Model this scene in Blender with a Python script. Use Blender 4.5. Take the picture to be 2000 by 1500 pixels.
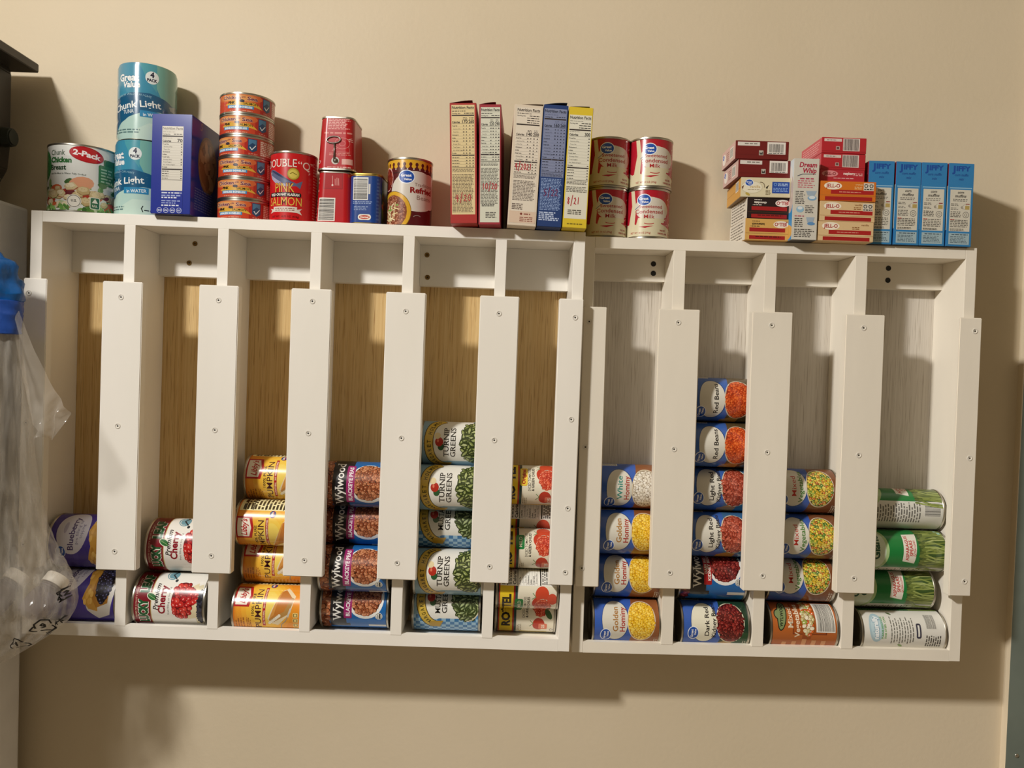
import bpy, bmesh, math, random
from mathutils import Vector, Matrix, Euler
from mathutils.bvhtree import BVHTree
random.seed(7)
PI = math.pi
S = bpy.context.scene
COL = S.collection
for o in list(bpy.data.objects): bpy.data.objects.remove(o)

# ---------------------------------------------------------------- camera, light, exposure
cam = bpy.data.objects.new('camera', bpy.data.cameras.new('camera'))
COL.objects.link(cam)
right = Vector((0.99939832, -0.01109704, 0.03286101)); up = Vector((-0.03259182, 0.02362476, 0.99918949)); fwd = Vector((0.01186438, 0.99965931, -0.02324887))
m = Matrix.Identity(4)
for i, c in enumerate((right, up, -fwd)):
    for j in range(3): m[j][i] = c[j]
m.translation = (0.74363793, -1.32351862, -0.21830622)
cam.matrix_world = m
cam.data.sensor_fit = 'HORIZONTAL'; cam.data.sensor_width = 36.0; cam.data.lens = 36.0 * 1500 / 2000
cam.data.clip_start = 0.01
S.camera = cam

w = bpy.data.worlds.new('world'); S.world = w; w.use_nodes = True
w.node_tree.nodes['Background'].inputs[0].default_value = (1.0, 0.80, 0.50, 1)
w.node_tree.nodes['Background'].inputs[1].default_value = 0.072

# the room's bulb, up and to the left; its fall-off is eased so the far end of the wall stays as bright as the phone recorded it
lamp = bpy.data.lights.new('ceiling_bulb', 'POINT'); lamp.energy = 20.6; lamp.color = (1.0, 0.975, 0.93); lamp.shadow_soft_size = 0.075
lamp.use_nodes = True
nt = lamp.node_tree; em = nt.nodes['Emission']; fo = nt.nodes.new('ShaderNodeLightFalloff'); ad = nt.nodes.new('ShaderNodeMath'); ad.operation = 'ADD'
fo.inputs['Strength'].default_value = 1.0
li = nt.nodes.new('ShaderNodeMath'); li.operation = 'MULTIPLY'; li.inputs[1].default_value = 0.0; co = nt.nodes.new('ShaderNodeMath'); co.operation = 'MULTIPLY'; co.inputs[1].default_value = 1.62
nt.links.new(fo.outputs['Linear'], li.inputs[0]); nt.links.new(fo.outputs['Constant'], co.inputs[0]); nt.links.new(li.outputs[0], ad.inputs[0]); nt.links.new(co.outputs[0], ad.inputs[1]); nt.links.new(ad.outputs[0], em.inputs['Strength'])
lo = bpy.data.objects.new('ceiling_bulb', lamp); lo.location = (-0.255, -1.28, 0.695); COL.objects.link(lo)

S.view_settings.view_transform = 'Standard'; S.view_settings.look = 'None'
S.view_settings.exposure = 0.0; S.view_settings.gamma = 1.0; S.view_settings.use_curve_mapping = False

# ---------------------------------------------------------------- materials
def lin(c):
    c /= 255.0
    return c / 12.92 if c <= 0.04045 else ((c + 0.055) / 1.055) ** 2.4
def hexlin(h): return tuple(lin(int(h[i:i + 2], 16)) for i in (0, 2, 4)) + (1,)
_m = {}
def mat(name, h, rough=0.5, metal=0.0, spec=0.5, coat=0.0):
    if name in _m: return _m[name]
    M = bpy.data.materials.new(name); M.use_nodes = True; _m[name] = M
    b = M.node_tree.nodes['Principled BSDF']
    b.inputs['Base Color'].default_value = hexlin(h); b.inputs['Roughness'].default_value = rough
    b.inputs['Metallic'].default_value = metal; b.inputs['Specular IOR Level'].default_value = spec
    b.inputs['Coat Weight'].default_value = coat; b.inputs['Coat Roughness'].default_value = 0.12
    return M
INK = 'paper'     # print finish currently in use: (roughness, coat)
FIN = {'box': (0.2, 0.0), 'paper': (0.42, 0.0), 'gloss': (0.27, 0.25), 'card': (0.5, 0.0), 'foil': (0.2, 0.9)}
def ink(h):
    r, c = FIN[INK]
    return mat('print_%s_%s' % (INK, h), h, r, 0, 0.5, c)
def nodes(M): return M.node_tree.nodes, M.node_tree.links
def noisy(name, h1, h2, scale, rough=0.6, bump=0.0, bscale=None, stretch=(1, 1, 1), lo_=0.35, hi=0.65, bdist=0.001, spec=0.4):
    M = mat(name, h1, rough, 0, spec); N, L = nodes(M); b = N['Principled BSDF']
    tc = N.new('ShaderNodeTexCoord'); mp = N.new('ShaderNodeMapping'); mp.inputs['Scale'].default_value = stretch
    L.new(tc.outputs['Object'], mp.inputs['Vector'])
    n = N.new('ShaderNodeTexNoise'); n.inputs['Scale'].default_value = scale; n.inputs['Detail'].default_value = 5
    L.new(mp.outputs[0], n.inputs['Vector'])
    r = N.new('ShaderNodeValToRGB'); r.color_ramp.elements[0].position = lo_; r.color_ramp.elements[1].position = hi
    r.color_ramp.elements[0].color = hexlin(h1); r.color_ramp.elements[1].color = hexlin(h2)
    L.new(n.outputs['Fac'], r.inputs[0]); L.new(r.outputs[0], b.inputs['Base Color'])
    if bump:
        n2 = N.new('ShaderNodeTexNoise'); n2.inputs['Scale'].default_value = bscale or scale; n2.inputs['Detail'].default_value = 4
        L.new(mp.outputs[0], n2.inputs['Vector'])
        bp = N.new('ShaderNodeBump'); bp.inputs['Strength'].default_value = bump; bp.inputs['Distance'].default_value = bdist
        L.new(n2.outputs['Fac'], bp.inputs['Height']); L.new(bp.outputs[0], b.inputs['Normal'])
    return M
WALL = noisy('wall_paint', 'd2c3a9', 'cebfa4', 3.0, 0.55, 0.22, 130, bdist=0.0012)
FLOOR = noisy('floor_vinyl', '8c7f6c', '9a8c78', 6.0, 0.5)
CEIL = noisy('ceiling_paint', 'ded5c2', 'd9d0bc', 5.0, 0.8)
WHITE = noisy('rack_white_paint', 'f5f0e7', 'f0ebe1', 9.0, 0.42, 0.22, 60, stretch=(1, 1, 0.3), bdist=0.0006)
WHITE2 = noisy('rack_white_paint_rough', 'ede5d6', 'e6decf', 9.0, 0.5, 0.3, 80, stretch=(1, 1, 0.3), bdist=0.0006)
def wood(name, a, b, c):
    M = mat(name, a, 0.6, 0, 0.3); N, L = nodes(M); bs = N['Principled BSDF']
    tc = N.new('ShaderNodeTexCoord')
    def ns(sc, st, det):
        mp = N.new('ShaderNodeMapping'); mp.inputs['Scale'].default_value = st; L.new(tc.outputs['Object'], mp.inputs['Vector'])
        n = N.new('ShaderNodeTexNoise'); n.inputs['Scale'].default_value = sc; n.inputs['Detail'].default_value = det
        L.new(mp.outputs[0], n.inputs['Vector']); return n
    n1 = ns(430, (1, 1, 0.006), 4); n2 = ns(800, (1, 1, 0.02), 2)
    r = N.new('ShaderNodeValToRGB'); e = r.color_ramp.elements
    e[0].position = 0.28; e[0].color = hexlin(a); e[1].position = 0.66; e[1].color = hexlin(b)
    L.new(n1.outputs['Fac'], r.inputs[0])
    r2 = N.new('ShaderNodeValToRGB'); e = r2.color_ramp.elements
    e[0].position = 0.34; e[0].color = hexlin(c); e[1].position = 0.42; e[1].color = (1, 1, 1, 1)
    L.new(n2.outputs['Fac'], r2.inputs[0])
    mx = N.new('ShaderNodeMixRGB'); mx.blend_type = 'MULTIPLY'; mx.inputs[0].default_value = 0.55
    L.new(r.outputs[0], mx.inputs[1]); L.new(r2.outputs[0], mx.inputs[2]); L.new(mx.outputs[0], bs.inputs['Base Color'])
    return M
PLY = wood('bare_plywood', 'cba76e', 'd9bb85', 'a88654')
PLY2 = wood('whitewashed_plywood', 'c8bfb2', 'd3cbbf', 'b8aea0')
TIN = mat('tin', 'b9b4a8', 0.3, 1.0)
GOLDTIN = mat('gold_lacquered_tin', 'b79c52', 0.3, 1.0)
CHROME = mat('chrome', 'd8d8d8', 0.15, 1.0)
DARK = mat('dark_recess', '15120e', 0.6)
BRASS = mat('tan_screw', '8d6f3c', 0.4, 0.6)
SCREWW = mat('white_painted_screw', 'ddd8ce', 0.4)

# ---------------------------------------------------------------- object helpers
def tag(o, label=None, cat=None, group=None, kind=None):
    if label: o['label'] = label
    if cat: o['category'] = cat
    if group: o['group'] = group
    if kind: o['kind'] = kind
    return o
def link(name, me, parent=None):
    o = bpy.data.objects.new(name, me); COL.objects.link(o)
    if parent: o.parent = parent
    return o
def root(name, label, cat, loc=(0, 0, 0), group=None):
    o = bpy.data.objects.new(name, None); COL.objects.link(o); o.location = loc; o.empty_display_size = 0.02
    return tag(o, label, cat, group)
def bm_box(bm, x0, y0, z0, x1, y1, z1, mi=0):
    v = [bm.verts.new(p) for p in ((x0, y0, z0), (x1, y0, z0), (x1, y1, z0), (x0, y1, z0), (x0, y0, z1), (x1, y0, z1), (x1, y1, z1), (x0, y1, z1))]
    for f in ((0, 3, 2, 1), (4, 5, 6, 7), (0, 1, 5, 4), (1, 2, 6, 5), (2, 3, 7, 6), (3, 0, 4, 7)):
        bm.faces.new([v[i] for i in f]).material_index = mi
def mesh_of(bm, name, mats, smooth=False):
    me = bpy.data.meshes.new(name); bm.to_mesh(me); bm.free()
    for x in mats: me.materials.append(x)
    if smooth:
        for p in me.polygons: p.use_smooth = True
    return me
def box(name, x0, y0, z0, x1, y1, z1, M, parent=None, bev=0.0):
    bm = bmesh.new(); bm_box(bm, x0, y0, z0, x1, y1, z1)
    if bev: bmesh.ops.bevel(bm, geom=bm.edges[:], offset=bev, segments=2, affect='EDGES', profile=0.6)
    return link(name, mesh_of(bm, name, [M]), parent)

# ---------------------------------------------------------------- flat artwork (print on labels), units are millimetres
_txt = {}
def text_geo(s, bold, res):
    k = (s, bold, res)
    if k not in _txt:
        c = bpy.data.curves.new('t', 'FONT'); c.body = s; c.size = 1.0; c.resolution_u = res; c.offset = bold; c.fill_mode = 'FRONT'
        o = bpy.data.objects.new('t', c); COL.objects.link(o)
        me = bpy.data.meshes.new_from_object(o)
        vs = [(v.co.x, v.co.y) for v in me.vertices]; fs = [tuple(p.vertices) for p in me.polygons]
        es = []
        cnt = {}
        for f in fs:
            for i in range(len(f)):
                e = tuple(sorted((f[i], f[(i + 1) % len(f)]))); cnt[e] = cnt.get(e, 0) + 1
        es = [e for e, n in cnt.items() if n == 1]
        bpy.data.objects.remove(o); bpy.data.curves.remove(c); bpy.data.meshes.remove(me)
        _txt[k] = (vs, fs, es)
    return _txt[k]
class Art:
    def __init__(s): s.V = []; s.F = []; s.M = []; s.off = 0.06
    def step(s, d=0.010): s.off += d
    def poly(s, pts, col, d=0.010):
        s.step(d); b = len(s.V); s.V += [(p[0], p[1], s.off) for p in pts]; s.F.append(tuple(range(b, b + len(pts)))); s.M.append(col)
    def rect(s, u0, v0, u1, v1, col, d=0.010): s.poly([(u0, v0), (u1, v0), (u1, v1), (u0, v1)], col, d)
    def crect(s, u, v, ww, hh, col): s.rect(u - ww / 2, v - hh / 2, u + ww / 2, v + hh / 2, col)
    def rrect(s, u0, v0, u1, v1, r, col):
        pts = []
        for cx, cy, a in ((u1 - r, v1 - r, 0), (u0 + r, v1 - r, 90), (u0 + r, v0 + r, 180), (u1 - r, v0 + r, 270)):
            for k in range(5): t = math.radians(a + k * 22.5); pts.append((cx + r * math.cos(t), cy + r * math.sin(t)))
        s.poly(pts, col)
    def ell(s, u, v, ru, rv, col, n=28, rot=0, d=0.010):
        c, q = math.cos(math.radians(rot)), math.sin(math.radians(rot)); pts = []
        for k in range(n):
            a = 2 * PI * k / n; x, y = ru * math.cos(a), rv * math.sin(a); pts.append((u + x * c - y * q, v + x * q + y * c))
        s.poly(pts, col, d)
    def line(s, pts, wd, col):
        s.step()
        for a, b in zip(pts, pts[1:]):
            dx, dy = b[0] - a[0], b[1] - a[1]; l = math.hypot(dx, dy) or 1; nx, ny = -dy / l * wd / 2, dx / l * wd / 2
            ex, ey = dx / l * wd * .3, dy / l * wd * .3
            s.off += 0.0008
            s.poly([(a[0] + nx - ex, a[1] + ny - ey), (b[0] + nx + ex, b[1] + ny + ey), (b[0] - nx + ex, b[1] - ny + ey), (a[0] - nx - ex, a[1] - ny - ey)], col, 0)
    def arc(s, u, v, ru, rv, a0, a1, wd, col, n=20):
        s.line([(u + ru * math.cos(math.radians(a0 + (a1 - a0) * k / n)), v + rv * math.sin(math.radians(a0 + (a1 - a0) * k / n))) for k in range(n + 1)], wd, col)
    def text(s, t, u, v, h, col, wd=None, bold=0.0, serif=False, slant=0.0, rot=0, al='c', res=2, bend=0.0, dv=None, halo=None, halow=0.05):
        """h is the cap height, wd the full width; (u, v) the middle of the baseline (or its left/right end)"""
        if halo: s.text(t, u, v, h, halo, wd, bold + halow, serif, slant, rot, al, res, bend)
        if 'M' in t: bold = min(bold, .006)      # thickening closes up the notch of this letter
        vs, fs, es = text_geo(t, bold, res)
        if not vs: return
        x0 = min(p[0] for p in vs); x1 = max(p[0] for p in vs)
        sy = h / 0.70; sx = sy * 0.92 if wd is None else wd / max(x1 - x0, 1e-4)
        W = (x1 - x0) * sx; ax = {'c': W / 2, 'l': 0, 'r': W}[al]
        c, q = math.cos(math.radians(rot)), math.sin(math.radians(rot))
        def T(x, y):
            X = (x - x0) * sx - ax; Y = y * sy; X += Y * slant
            Y += bend * (1 - (2 * X / max(W, 1e-4)) ** 2) if bend else 0
            return (u + X * c - Y * q, v + X * q + Y * c)
        s.step(); b = len(s.V)
        s.V += [T(*p) + (s.off,) for p in vs]
        for f in fs: s.F.append(tuple(b + i for i in f)); s.M.append(col)
        if serif:
            s.step(0.004)
            seen = set()
            for i, j in es:
                a, e = vs[i], vs[j]
                for lev, sg in ((0, 1), (0.69, -1)):
                    if abs(a[1] - lev) < 0.010 and abs(e[1] - lev) < 0.010 and 0.03 < abs(a[0] - e[0]) < 0.24:
                        m0, m1 = sorted((a[0], e[0])); k = (round(m0, 2), lev)
                        if k in seen: continue
                        seen.add(k); y = (a[1] + e[1]) / 2; bb = len(s.V); ex = 0.075
                        s.V += [T(*p) + (s.off,) for p in ((m0 - ex, y), (m1 + ex, y), (m1 + ex, y + sg * 0.06), (m0 - ex, y + sg * 0.06))]
                        s.F.append((bb, bb + 1, bb + 2, bb + 3)); s.M.append(col)
    def micro(s, u0, v0, u1, v1, n, col, ragged=0.25, seed=1, th=0.32, vert=False):
        """a block of print too small to read: n rows of short dashes"""
        rnd = random.Random(seed); s.step()
        dv = (v1 - v0) / n
        for k in range(n):
            y = v1 - (k + .5) * dv; x = u0; end = u1 - (u1 - u0) * ragged * rnd.random()
            while x < end:
                l = dv * rnd.uniform(0.8, 2.6); e = min(x + l, end)
                b = len(s.V); hh = dv * th / 1.3
                s.V += [(x, y - hh, s.off), (e, y - hh, s.off), (e, y + hh, s.off), (x, y + hh, s.off)]
                s.F.append((b, b + 1, b + 2, b + 3)); s.M.append(col); x = e + dv * .45
    def barcode(s, u0, v0, u1, v1, seed=3, paper='f3efe6', inkc='1c1a18', vertical=False, pad=1.0):
        rnd = random.Random(seed); s.rect(u0 - pad, v0 - pad, u1 + pad, v1 + pad, paper); s.step()
        a, e = (v0, v1) if vertical else (u0, u1); x = a; n = abs(e - a) / 42
        while x < e - n:
            wd = n * rnd.choice((0.5, 0.8, 1.3)); b = len(s.V)
            q = ((x, v0), (x + wd, v0), (x + wd, v1), (x, v1)) if not vertical else ((u0, x), (u0, x + wd), (u1, x + wd), (u1, x))
            s.V += [p + (s.off,) for p in q]
            s.F.append((b, b + 1, b + 2, b + 3)); s.M.append(inkc); x += wd + n * rnd.choice((0.5, 0.7, 1.1))
    def heap(s, u, v, ru, rv, size, cols, back, asp=1.5, n=None, seed=5, dark=None, shape=None, bright=None):
        """a heaped bowlful seen in a printed photograph: many overlapping pieces inside an ellipse"""
        rnd = random.Random(seed); s.ell(u, v, ru, rv, back); s.step()
        n = n or int(1.9 * ru * rv / (size * size * asp))
        pts = []
        for k in range(n * 6):
            a = rnd.uniform(0, 2 * PI); q = math.sqrt(rnd.random()) * 0.94; p = (u + ru * q * math.cos(a), v + rv * q * math.sin(a))
            if all((p[0] - o[0]) ** 2 + (p[1] - o[1]) ** 2 > (size * 1.25) ** 2 for o in pts): pts.append(p)
            if len(pts) >= n: break
        rnd.shuffle(pts)
        for p in pts:
            c = rnd.choice(cols); ro = rnd.uniform(0, 180); ra = size * rnd.uniform(.85, 1.15)
            if dark: s.ell(p[0] + .1 * size, p[1] - .15 * size, ra * asp * 1.12, ra * 1.14, dark, 8, ro, 0.0015)
            if shape == 'leaf':
                c_, q_ = math.cos(math.radians(ro)), math.sin(math.radians(ro)); L = ra * asp
                pp = [(-L, 0), (-L * .3, ra * .6), (L * .3, ra * .4), (L, ra * .1), (L * .2, -ra * .5), (-L * .5, -ra * .4)]
                s.poly([(p[0] + x * c_ - y * q_, p[1] + x * q_ + y * c_) for x, y in pp], c, 0.0015)
            else: s.ell(p[0], p[1], ra * asp, ra, c, 10, ro, 0.0015)
            if bright: s.ell(p[0] - .2 * size, p[1] + .25 * size, ra * .38 * asp, ra * .26, bright, 6, ro, 0.0012)
    def merge(s, other, du, dv, rot=0):
        c, q = math.cos(math.radians(rot)), math.sin(math.radians(rot)); b = len(s.V); base = s.off
        s.V += [(du + x * c - y * q, dv + x * q + y * c, z + base) for x, y, z in other.V]
        s.F += [tuple(i + b for i in f) for f in other.F]; s.M += other.M
        s.off = base + max(v[2] for v in other.V)
    def bm(s, clip=None, cuts=()):
        cols = sorted(set(s.M)); idx = {c: i for i, c in enumerate(cols)}
        lo_ = min(p[2] for p in s.V); hi_ = max(p[2] for p in s.V); k_ = min(1.0, .22 / max(hi_ - lo_, 1e-6))   # all ink stays within a hair of the paper
        B = bmesh.new(); vs = [B.verts.new((p[0], p[1], lo_ + (p[2] - lo_) * k_)) for p in s.V]
        for f, c in zip(s.F, s.M):
            try: B.faces.new([vs[i] for i in f]).material_index = idx[c]
            except ValueError: pass
        for f in B.faces:
            f.normal_update()
            if f.normal.z < 0: f.normal_flip()
        if clip:
            u0, v0, u1, v1 = clip
            for co, no in (((u0, 0, 0), (-1, 0, 0)), ((u1, 0, 0), (1, 0, 0)), ((0, v0, 0), (0, -1, 0)), ((0, v1, 0), (0, 1, 0))):
                bmesh.ops.bisect_plane(B, geom=B.verts[:] + B.edges[:] + B.faces[:], plane_co=co, plane_no=no, clear_outer=True)
        for c in cuts:
            bmesh.ops.bisect_plane(B, geom=B.verts[:] + B.edges[:] + B.faces[:], plane_co=(c, 0, 0), plane_no=(1, 0, 0), dist=1e-5)
        return B, [ink(c) for c in cols]

# ---------------------------------------------------------------- cans
class Round:
    def __init__(s, r): s.r = r; s.L = 2 * PI * r; s.us = [s.L * (k / 64 - .5) for k in range(64)]; s.cuts = s.us[1:]; s.taper = None
    def at(s, u): a = u / s.r; return s.r * math.sin(a), -s.r * math.cos(a), math.sin(a), -math.cos(a)
class RRect:
    """rounded oblong outline; u = 0 is the middle of the face turned to the viewer"""
    def __init__(s, wd, dp, rc):
        s.segs = []; hw, hd = wd / 2 - rc, dp / 2 - rc; q = PI * rc / 2
        s.rc, s.hw, s.hd, s.q = rc, hw, hd, q; s.L = 4 * hw + 4 * hd + 4 * q
        half = [0, hw] + [hw + q * k / 6 for k in range(1, 7)] + [hw + q + hd, hw + q + 2 * hd] + [hw + q + 2 * hd + q * k / 6 for k in range(1, 7)]
        s.us = sorted(set([round(x, 6) for x in half] + [round(-x, 6) for x in half if x] + [round(-s.L / 2, 6)])); s.cuts = s.us[1:]
        s.r = min(wd, dp) / 2
    def at(s, u):
        sg = 1 if u >= 0 else -1; a = abs(u); hw, hd, q, rc = s.hw, s.hd, s.q, s.rc
        if a <= hw: x, y, nx, ny = a, -(hd + rc), 0, -1
        elif a <= hw + q: t = (a - hw) / rc; x, y, nx, ny = hw + rc * math.sin(t), -hd - rc * math.cos(t), math.sin(t), -math.cos(t)
        elif a <= hw + q + 2 * hd: x, y, nx, ny = hw + rc, -hd + (a - hw - q), 1, 0
        elif a <= hw + 2 * q + 2 * hd: t = (a - hw - q - 2 * hd) / rc; x, y, nx, ny = hw + rc * math.cos(t), hd + rc * math.sin(t), math.cos(t), math.sin(t)
        else: x, y, nx, ny = hw - (a - hw - 2 * q - 2 * hd), hd + rc, 0, 1
        return sg * x, y, sg * nx, ny
def tin_mesh(P, h, M, taper=0.0, ribs=False, seam=1.0):
    """metal body with double-seamed rims and recessed ends; mm in, metres out"""
    R = P.r
    prof = [(-R * .55, 2.6), (-R * .5, 2.2), (-R * .3, 2.2), (-R * .26, 2.9), (-3.6, 2.9), (-2.6, 3.2), (-2.0, .5), (-1.4, 0), (.4, 0), (.9, .4), (.9, 2.6), (.3, 3.1), (-.15, 3.6), (-.15, h - 3.6), (.3, h - 3.1), (.9, h - 2.6), (.9, h - .4), (.4, h), (-1.4, h), (-2.0, h - .5), (-2.6, h - 3.2), (-3.6, h - 2.9), (-R * .26, h - 2.9), (-R * .3, h - 2.2), (-R * .5, h - 2.2), (-R * .55, h - 2.6)]
    B = bmesh.new(); rings = []
    for dr, z in prof:
        k = 1 + taper * (z / h - .5); ring = []
        for u in P.us:
            x, y, nx, ny = P.at(u); ring.append(B.verts.new(((x * k + nx * dr) / 1000, (y * k + ny * dr) / 1000, (z - h / 2) / 1000)))
        rings.append(ring)
    n = len(P.us)
    for a, b in zip(rings, rings[1:]):
        for i in range(n): B.faces.new((a[i], a[(i + 1) % n], b[(i + 1) % n], b[i]))
    B.faces.new(list(reversed(rings[0]))); B.faces.new(rings[-1])
    me = mesh_of(B, 'tin', [M], True)
    me.set_sharp_from_angle(angle=math.radians(38))
    return me
def wrap(art, P, h, edge=3.7, taper=0.0, name='label', waist=None):
    """the printed paper, wrapped round the can"""
    B, mats = art.bm((-P.L / 2, -h / 2 + edge, P.L / 2, h / 2 - edge), P.cuts)
    nor = []
    if waist:
        q = -h / 2
        while q < h / 2:
            bmesh.ops.bisect_plane(B, geom=B.verts[:] + B.edges[:] + B.faces[:], plane_co=(0, q, 0), plane_no=(0, 1, 0), dist=1e-5); q += 3.025
    for v in B.verts:
        u, vv, off = v.co; x, y, nx, ny = P.at(u); k = 1 + taper * (vv / h)
        if waist: off += waist(vv)
        # stay on the facets of the can
        v.co = ((x * k + nx * off) / 1000, (y * k + ny * off) / 1000, vv / 1000); nor.append((nx, ny, 0))
    # points between two cuts lie on the true curve; pull them on to the chord so layers stay parallel
    me = mesh_of(B, name, mats, True)
    if isinstance(P, Round):
        st = P.L / 64; ca = math.cos(st / P.r / 2)
        for v in me.vertices:
            a = math.atan2(v.co.x, -v.co.y) % (st / P.r); f = ca / math.cos(a - st / P.r / 2)
            v.co.x *= f; v.co.y *= f
    me.normals_split_custom_set_from_vertices(nor)
    return me
def base(P, h, col):
    a = Art(); a.off = 0.2; a.rect(-P.L / 2, -h / 2, P.L / 2, h / 2, col); return a
LIE = Matrix.Rotation(-PI / 2, 4, 'Y')
class CanKind:
    def __init__(s, P, h, art, metal=None, taper=0.0, edge=3.7, fin='gloss', waist=None):
        global INK; INK = fin
        s.h = h; s.tin = tin_mesh(P, h, metal or TIN, taper); s.lab = wrap(art, P, h, edge, taper, waist=waist); s.first = None
    def put(s, name, label, cat, x, y, z, spin=0.0, lying=True, group=None, flip=False):
        """x, y, z in metres is the middle of the can; spin in degrees about its own axis"""
        if s.first is None:
            r = root(name, label, cat, group=group); link('can_body', s.tin, r); link('label', s.lab, r); s.first = r
        else:
            r = s.first.copy(); COL.objects.link(r); r.name = name; r['label'] = label; r['category'] = cat
            if group: r['group'] = group
            for ch in s.first.children:
                c = ch.copy(); COL.objects.link(c); c.parent = r
        m = Matrix.Rotation(math.radians(spin), 4, 'Z')
        if flip: m = Matrix.Rotation(PI, 4, 'X') @ m
        if lying: m = LIE @ m
        r.matrix_world = Matrix.Translation((x, y, z)) @ m
        return r

def st(P, h):
    """position on the front of a lying can as seen: s from its left end (0..1), t from -1 (lower edge) to 1"""
    return lambda s_, t_: (P.r * math.asin(max(-1, min(1, t_))), h / 2 - s_ * h)

# recurring marks
def gv(a, u, v, r, rot=0, rim='e9edf2', blue='2150a8'):
    a.ell(u, v, r * 1.12, r * .92, rim, 24, rot); a.ell(u, v, r * 1.0, r * .8, blue, 24, rot)
    c, q = math.cos(math.radians(rot)), math.sin(math.radians(rot))
    for t, dx, dy, hh, ww in (('Great', -.08, .02, .36, 1.45), ('Value', .16, -.46, .3, 1.05)):
        dx *= r; dy *= r; a.text(t, u + dx * c - dy * q, v + dx * q + dy * c, r * hh, 'f2f2f2', r * ww, 0.03, rot=rot)
def usda(a, u, v, r):
    a.ell(u, v, r, r, 'ecebe2', 20); a.ell(u, v, r * .88, r * .88, '2c2c2c', 20); a.ell(u, v, r * .78, r * .78, 'ecebe2', 20)
    a.text('USDA', u, v + .1 * r, r * .42, '2c2c2c', r * 1.2, .03); a.rect(u - r * .7, v - r * .5, u + r * .7, v - .05 * r, '2c2c2c')
def recycle(a, u, v, r, col, wd):
    for k in range(3):
        t0 = 90 + 120 * k
        p = lambda d, q: (u + q * r * math.cos(math.radians(t0 + d)), v + q * r * math.sin(math.radians(t0 + d)))
        a.line([p(-42, .95), p(-12, .8), p(12, .8), p(46, .95)], wd, col)
        a.poly([p(38, .6), p(72, .9), p(46, 1.3)], col)
def shade_beans(*c): return list(c)
ROWS = [('Total Fat', 0, 1), ('Saturated Fat', 1, 0), ('Trans Fat', 1, 0), ('Cholesterol', 0, 1), ('Sodium', 0, 1), ('Total Carb.', 0, 1), ('Dietary Fiber', 1, 0), ('Total Sugars', 1, 0), ('Incl. Added Sugars', 1, 0), ('Protein', 0, 1)]
def nutrition(a, u0, v1, wd, paper, inkc, cals, h_title=4.6, rows=10, pitch=4.4, serv=3, gap=0, extra=4, bar='2b1d18', v_end=None, title=None, faint=None, seed=1):
    """Nutrition Facts panel from its top left corner; returns the v it ends at"""
    W = wd; rnd = random.Random(seed); faint = faint or inkc
    v = v1 - h_title - 1.2
    a.text('Nutrition Facts', u0 + W / 2, v, h_title, title or inkc, W * .95, .03)
    v -= 1.4; a.rect(u0 + .6, v, u0 + W - .6, v + .25, faint)
    v -= 3.0; a.micro(u0 + 1, v, u0 + W * .62, v + 1.9, 1, faint, 0, seed + 5, .34)
    for k in range(serv):
        v -= 3.4; a.text('Serving size' if k == 0 else '', u0 + 1, v, 1.9, inkc, W * .36, .03, al='l', res=1) if k == 0 else None
        a.micro(u0 + W * (.55 if k == 0 else .45), v, u0 + W - 1, v + 2.1, 1, inkc, 0, seed + k, .38)
    v -= 3.2; a.rect(u0 + .6, v, u0 + W - .6, v + 2.0, bar)
    v -= gap
    n = len(cals)
    if n == 2:
        v -= 5.5
        for k in range(2): a.micro(u0 + W * (.5 + .27 * k), v, u0 + W * (.7 + .27 * k), v + 4, 2, faint, .2, seed + 20 + k, .3)
    else:
        v -= 2.6; a.micro(u0 + 1, v, u0 + W * .5, v + 1.6, 1, faint, 0, seed + 9, .33)
    v -= 5.2; a.text('Calories', u0 + 1, v, 3.2, inkc, W * (.34 if n == 2 else .4), .035, al='l')
    for k, c in enumerate(cals): a.text(c, u0 + (W * (.7 + .28 * k) if n == 2 else W - 1), v, 4.8, inkc, W * (.24 if n == 2 else .25), .03, al='r')
    v -= 1.2; a.rect(u0 + .6, v, u0 + W - .6, v + .45, inkc)
    cols = (.5, .62, .76, .9) if n == 2 else (.9,)
    for r in range(rows):
        nm, ind, bo = ROWS[r]
        v -= pitch
        a.text(nm, u0 + 1 + ind * 1.6, v + .8, 1.75, inkc, W * (.02 + (.023 if n == 2 else .03) * len(nm)), .03 if bo else 0, al='l', res=1)
        for k, c in enumerate(cols):
            if rnd.random() < .82: a.crect(u0 + W * c + 1, v + 1.6, rnd.uniform(1.2, 2.4), 1.35, inkc)
        a.rect(u0 + .6, v, u0 + W - .6, v + .16, faint)
    v -= 2.6; a.rect(u0 + .6, v, u0 + W - .6, v + 1.7, bar)
    if n == 2:
        for c in (.44, .72): a.rect(u0 + W * c, v - 1, u0 + W * c + .6, v + 2, paper)
    for r in range(extra):
        v -= pitch * .92; a.micro(u0 + 1, v + .6, u0 + W * .36, v + 2.4, 1, inkc, .2, seed + 40 + r, .33)
        for c in cols[1:] or cols: a.crect(u0 + W * c + 1, v + 1.5, 2.0, 1.2, inkc)
        a.rect(u0 + .6, v, u0 + W - .6, v + .16, faint)
    v -= 1.4; a.rect(u0 + .6, v, u0 + W - .6, v + .5, inkc)
    return v

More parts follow.
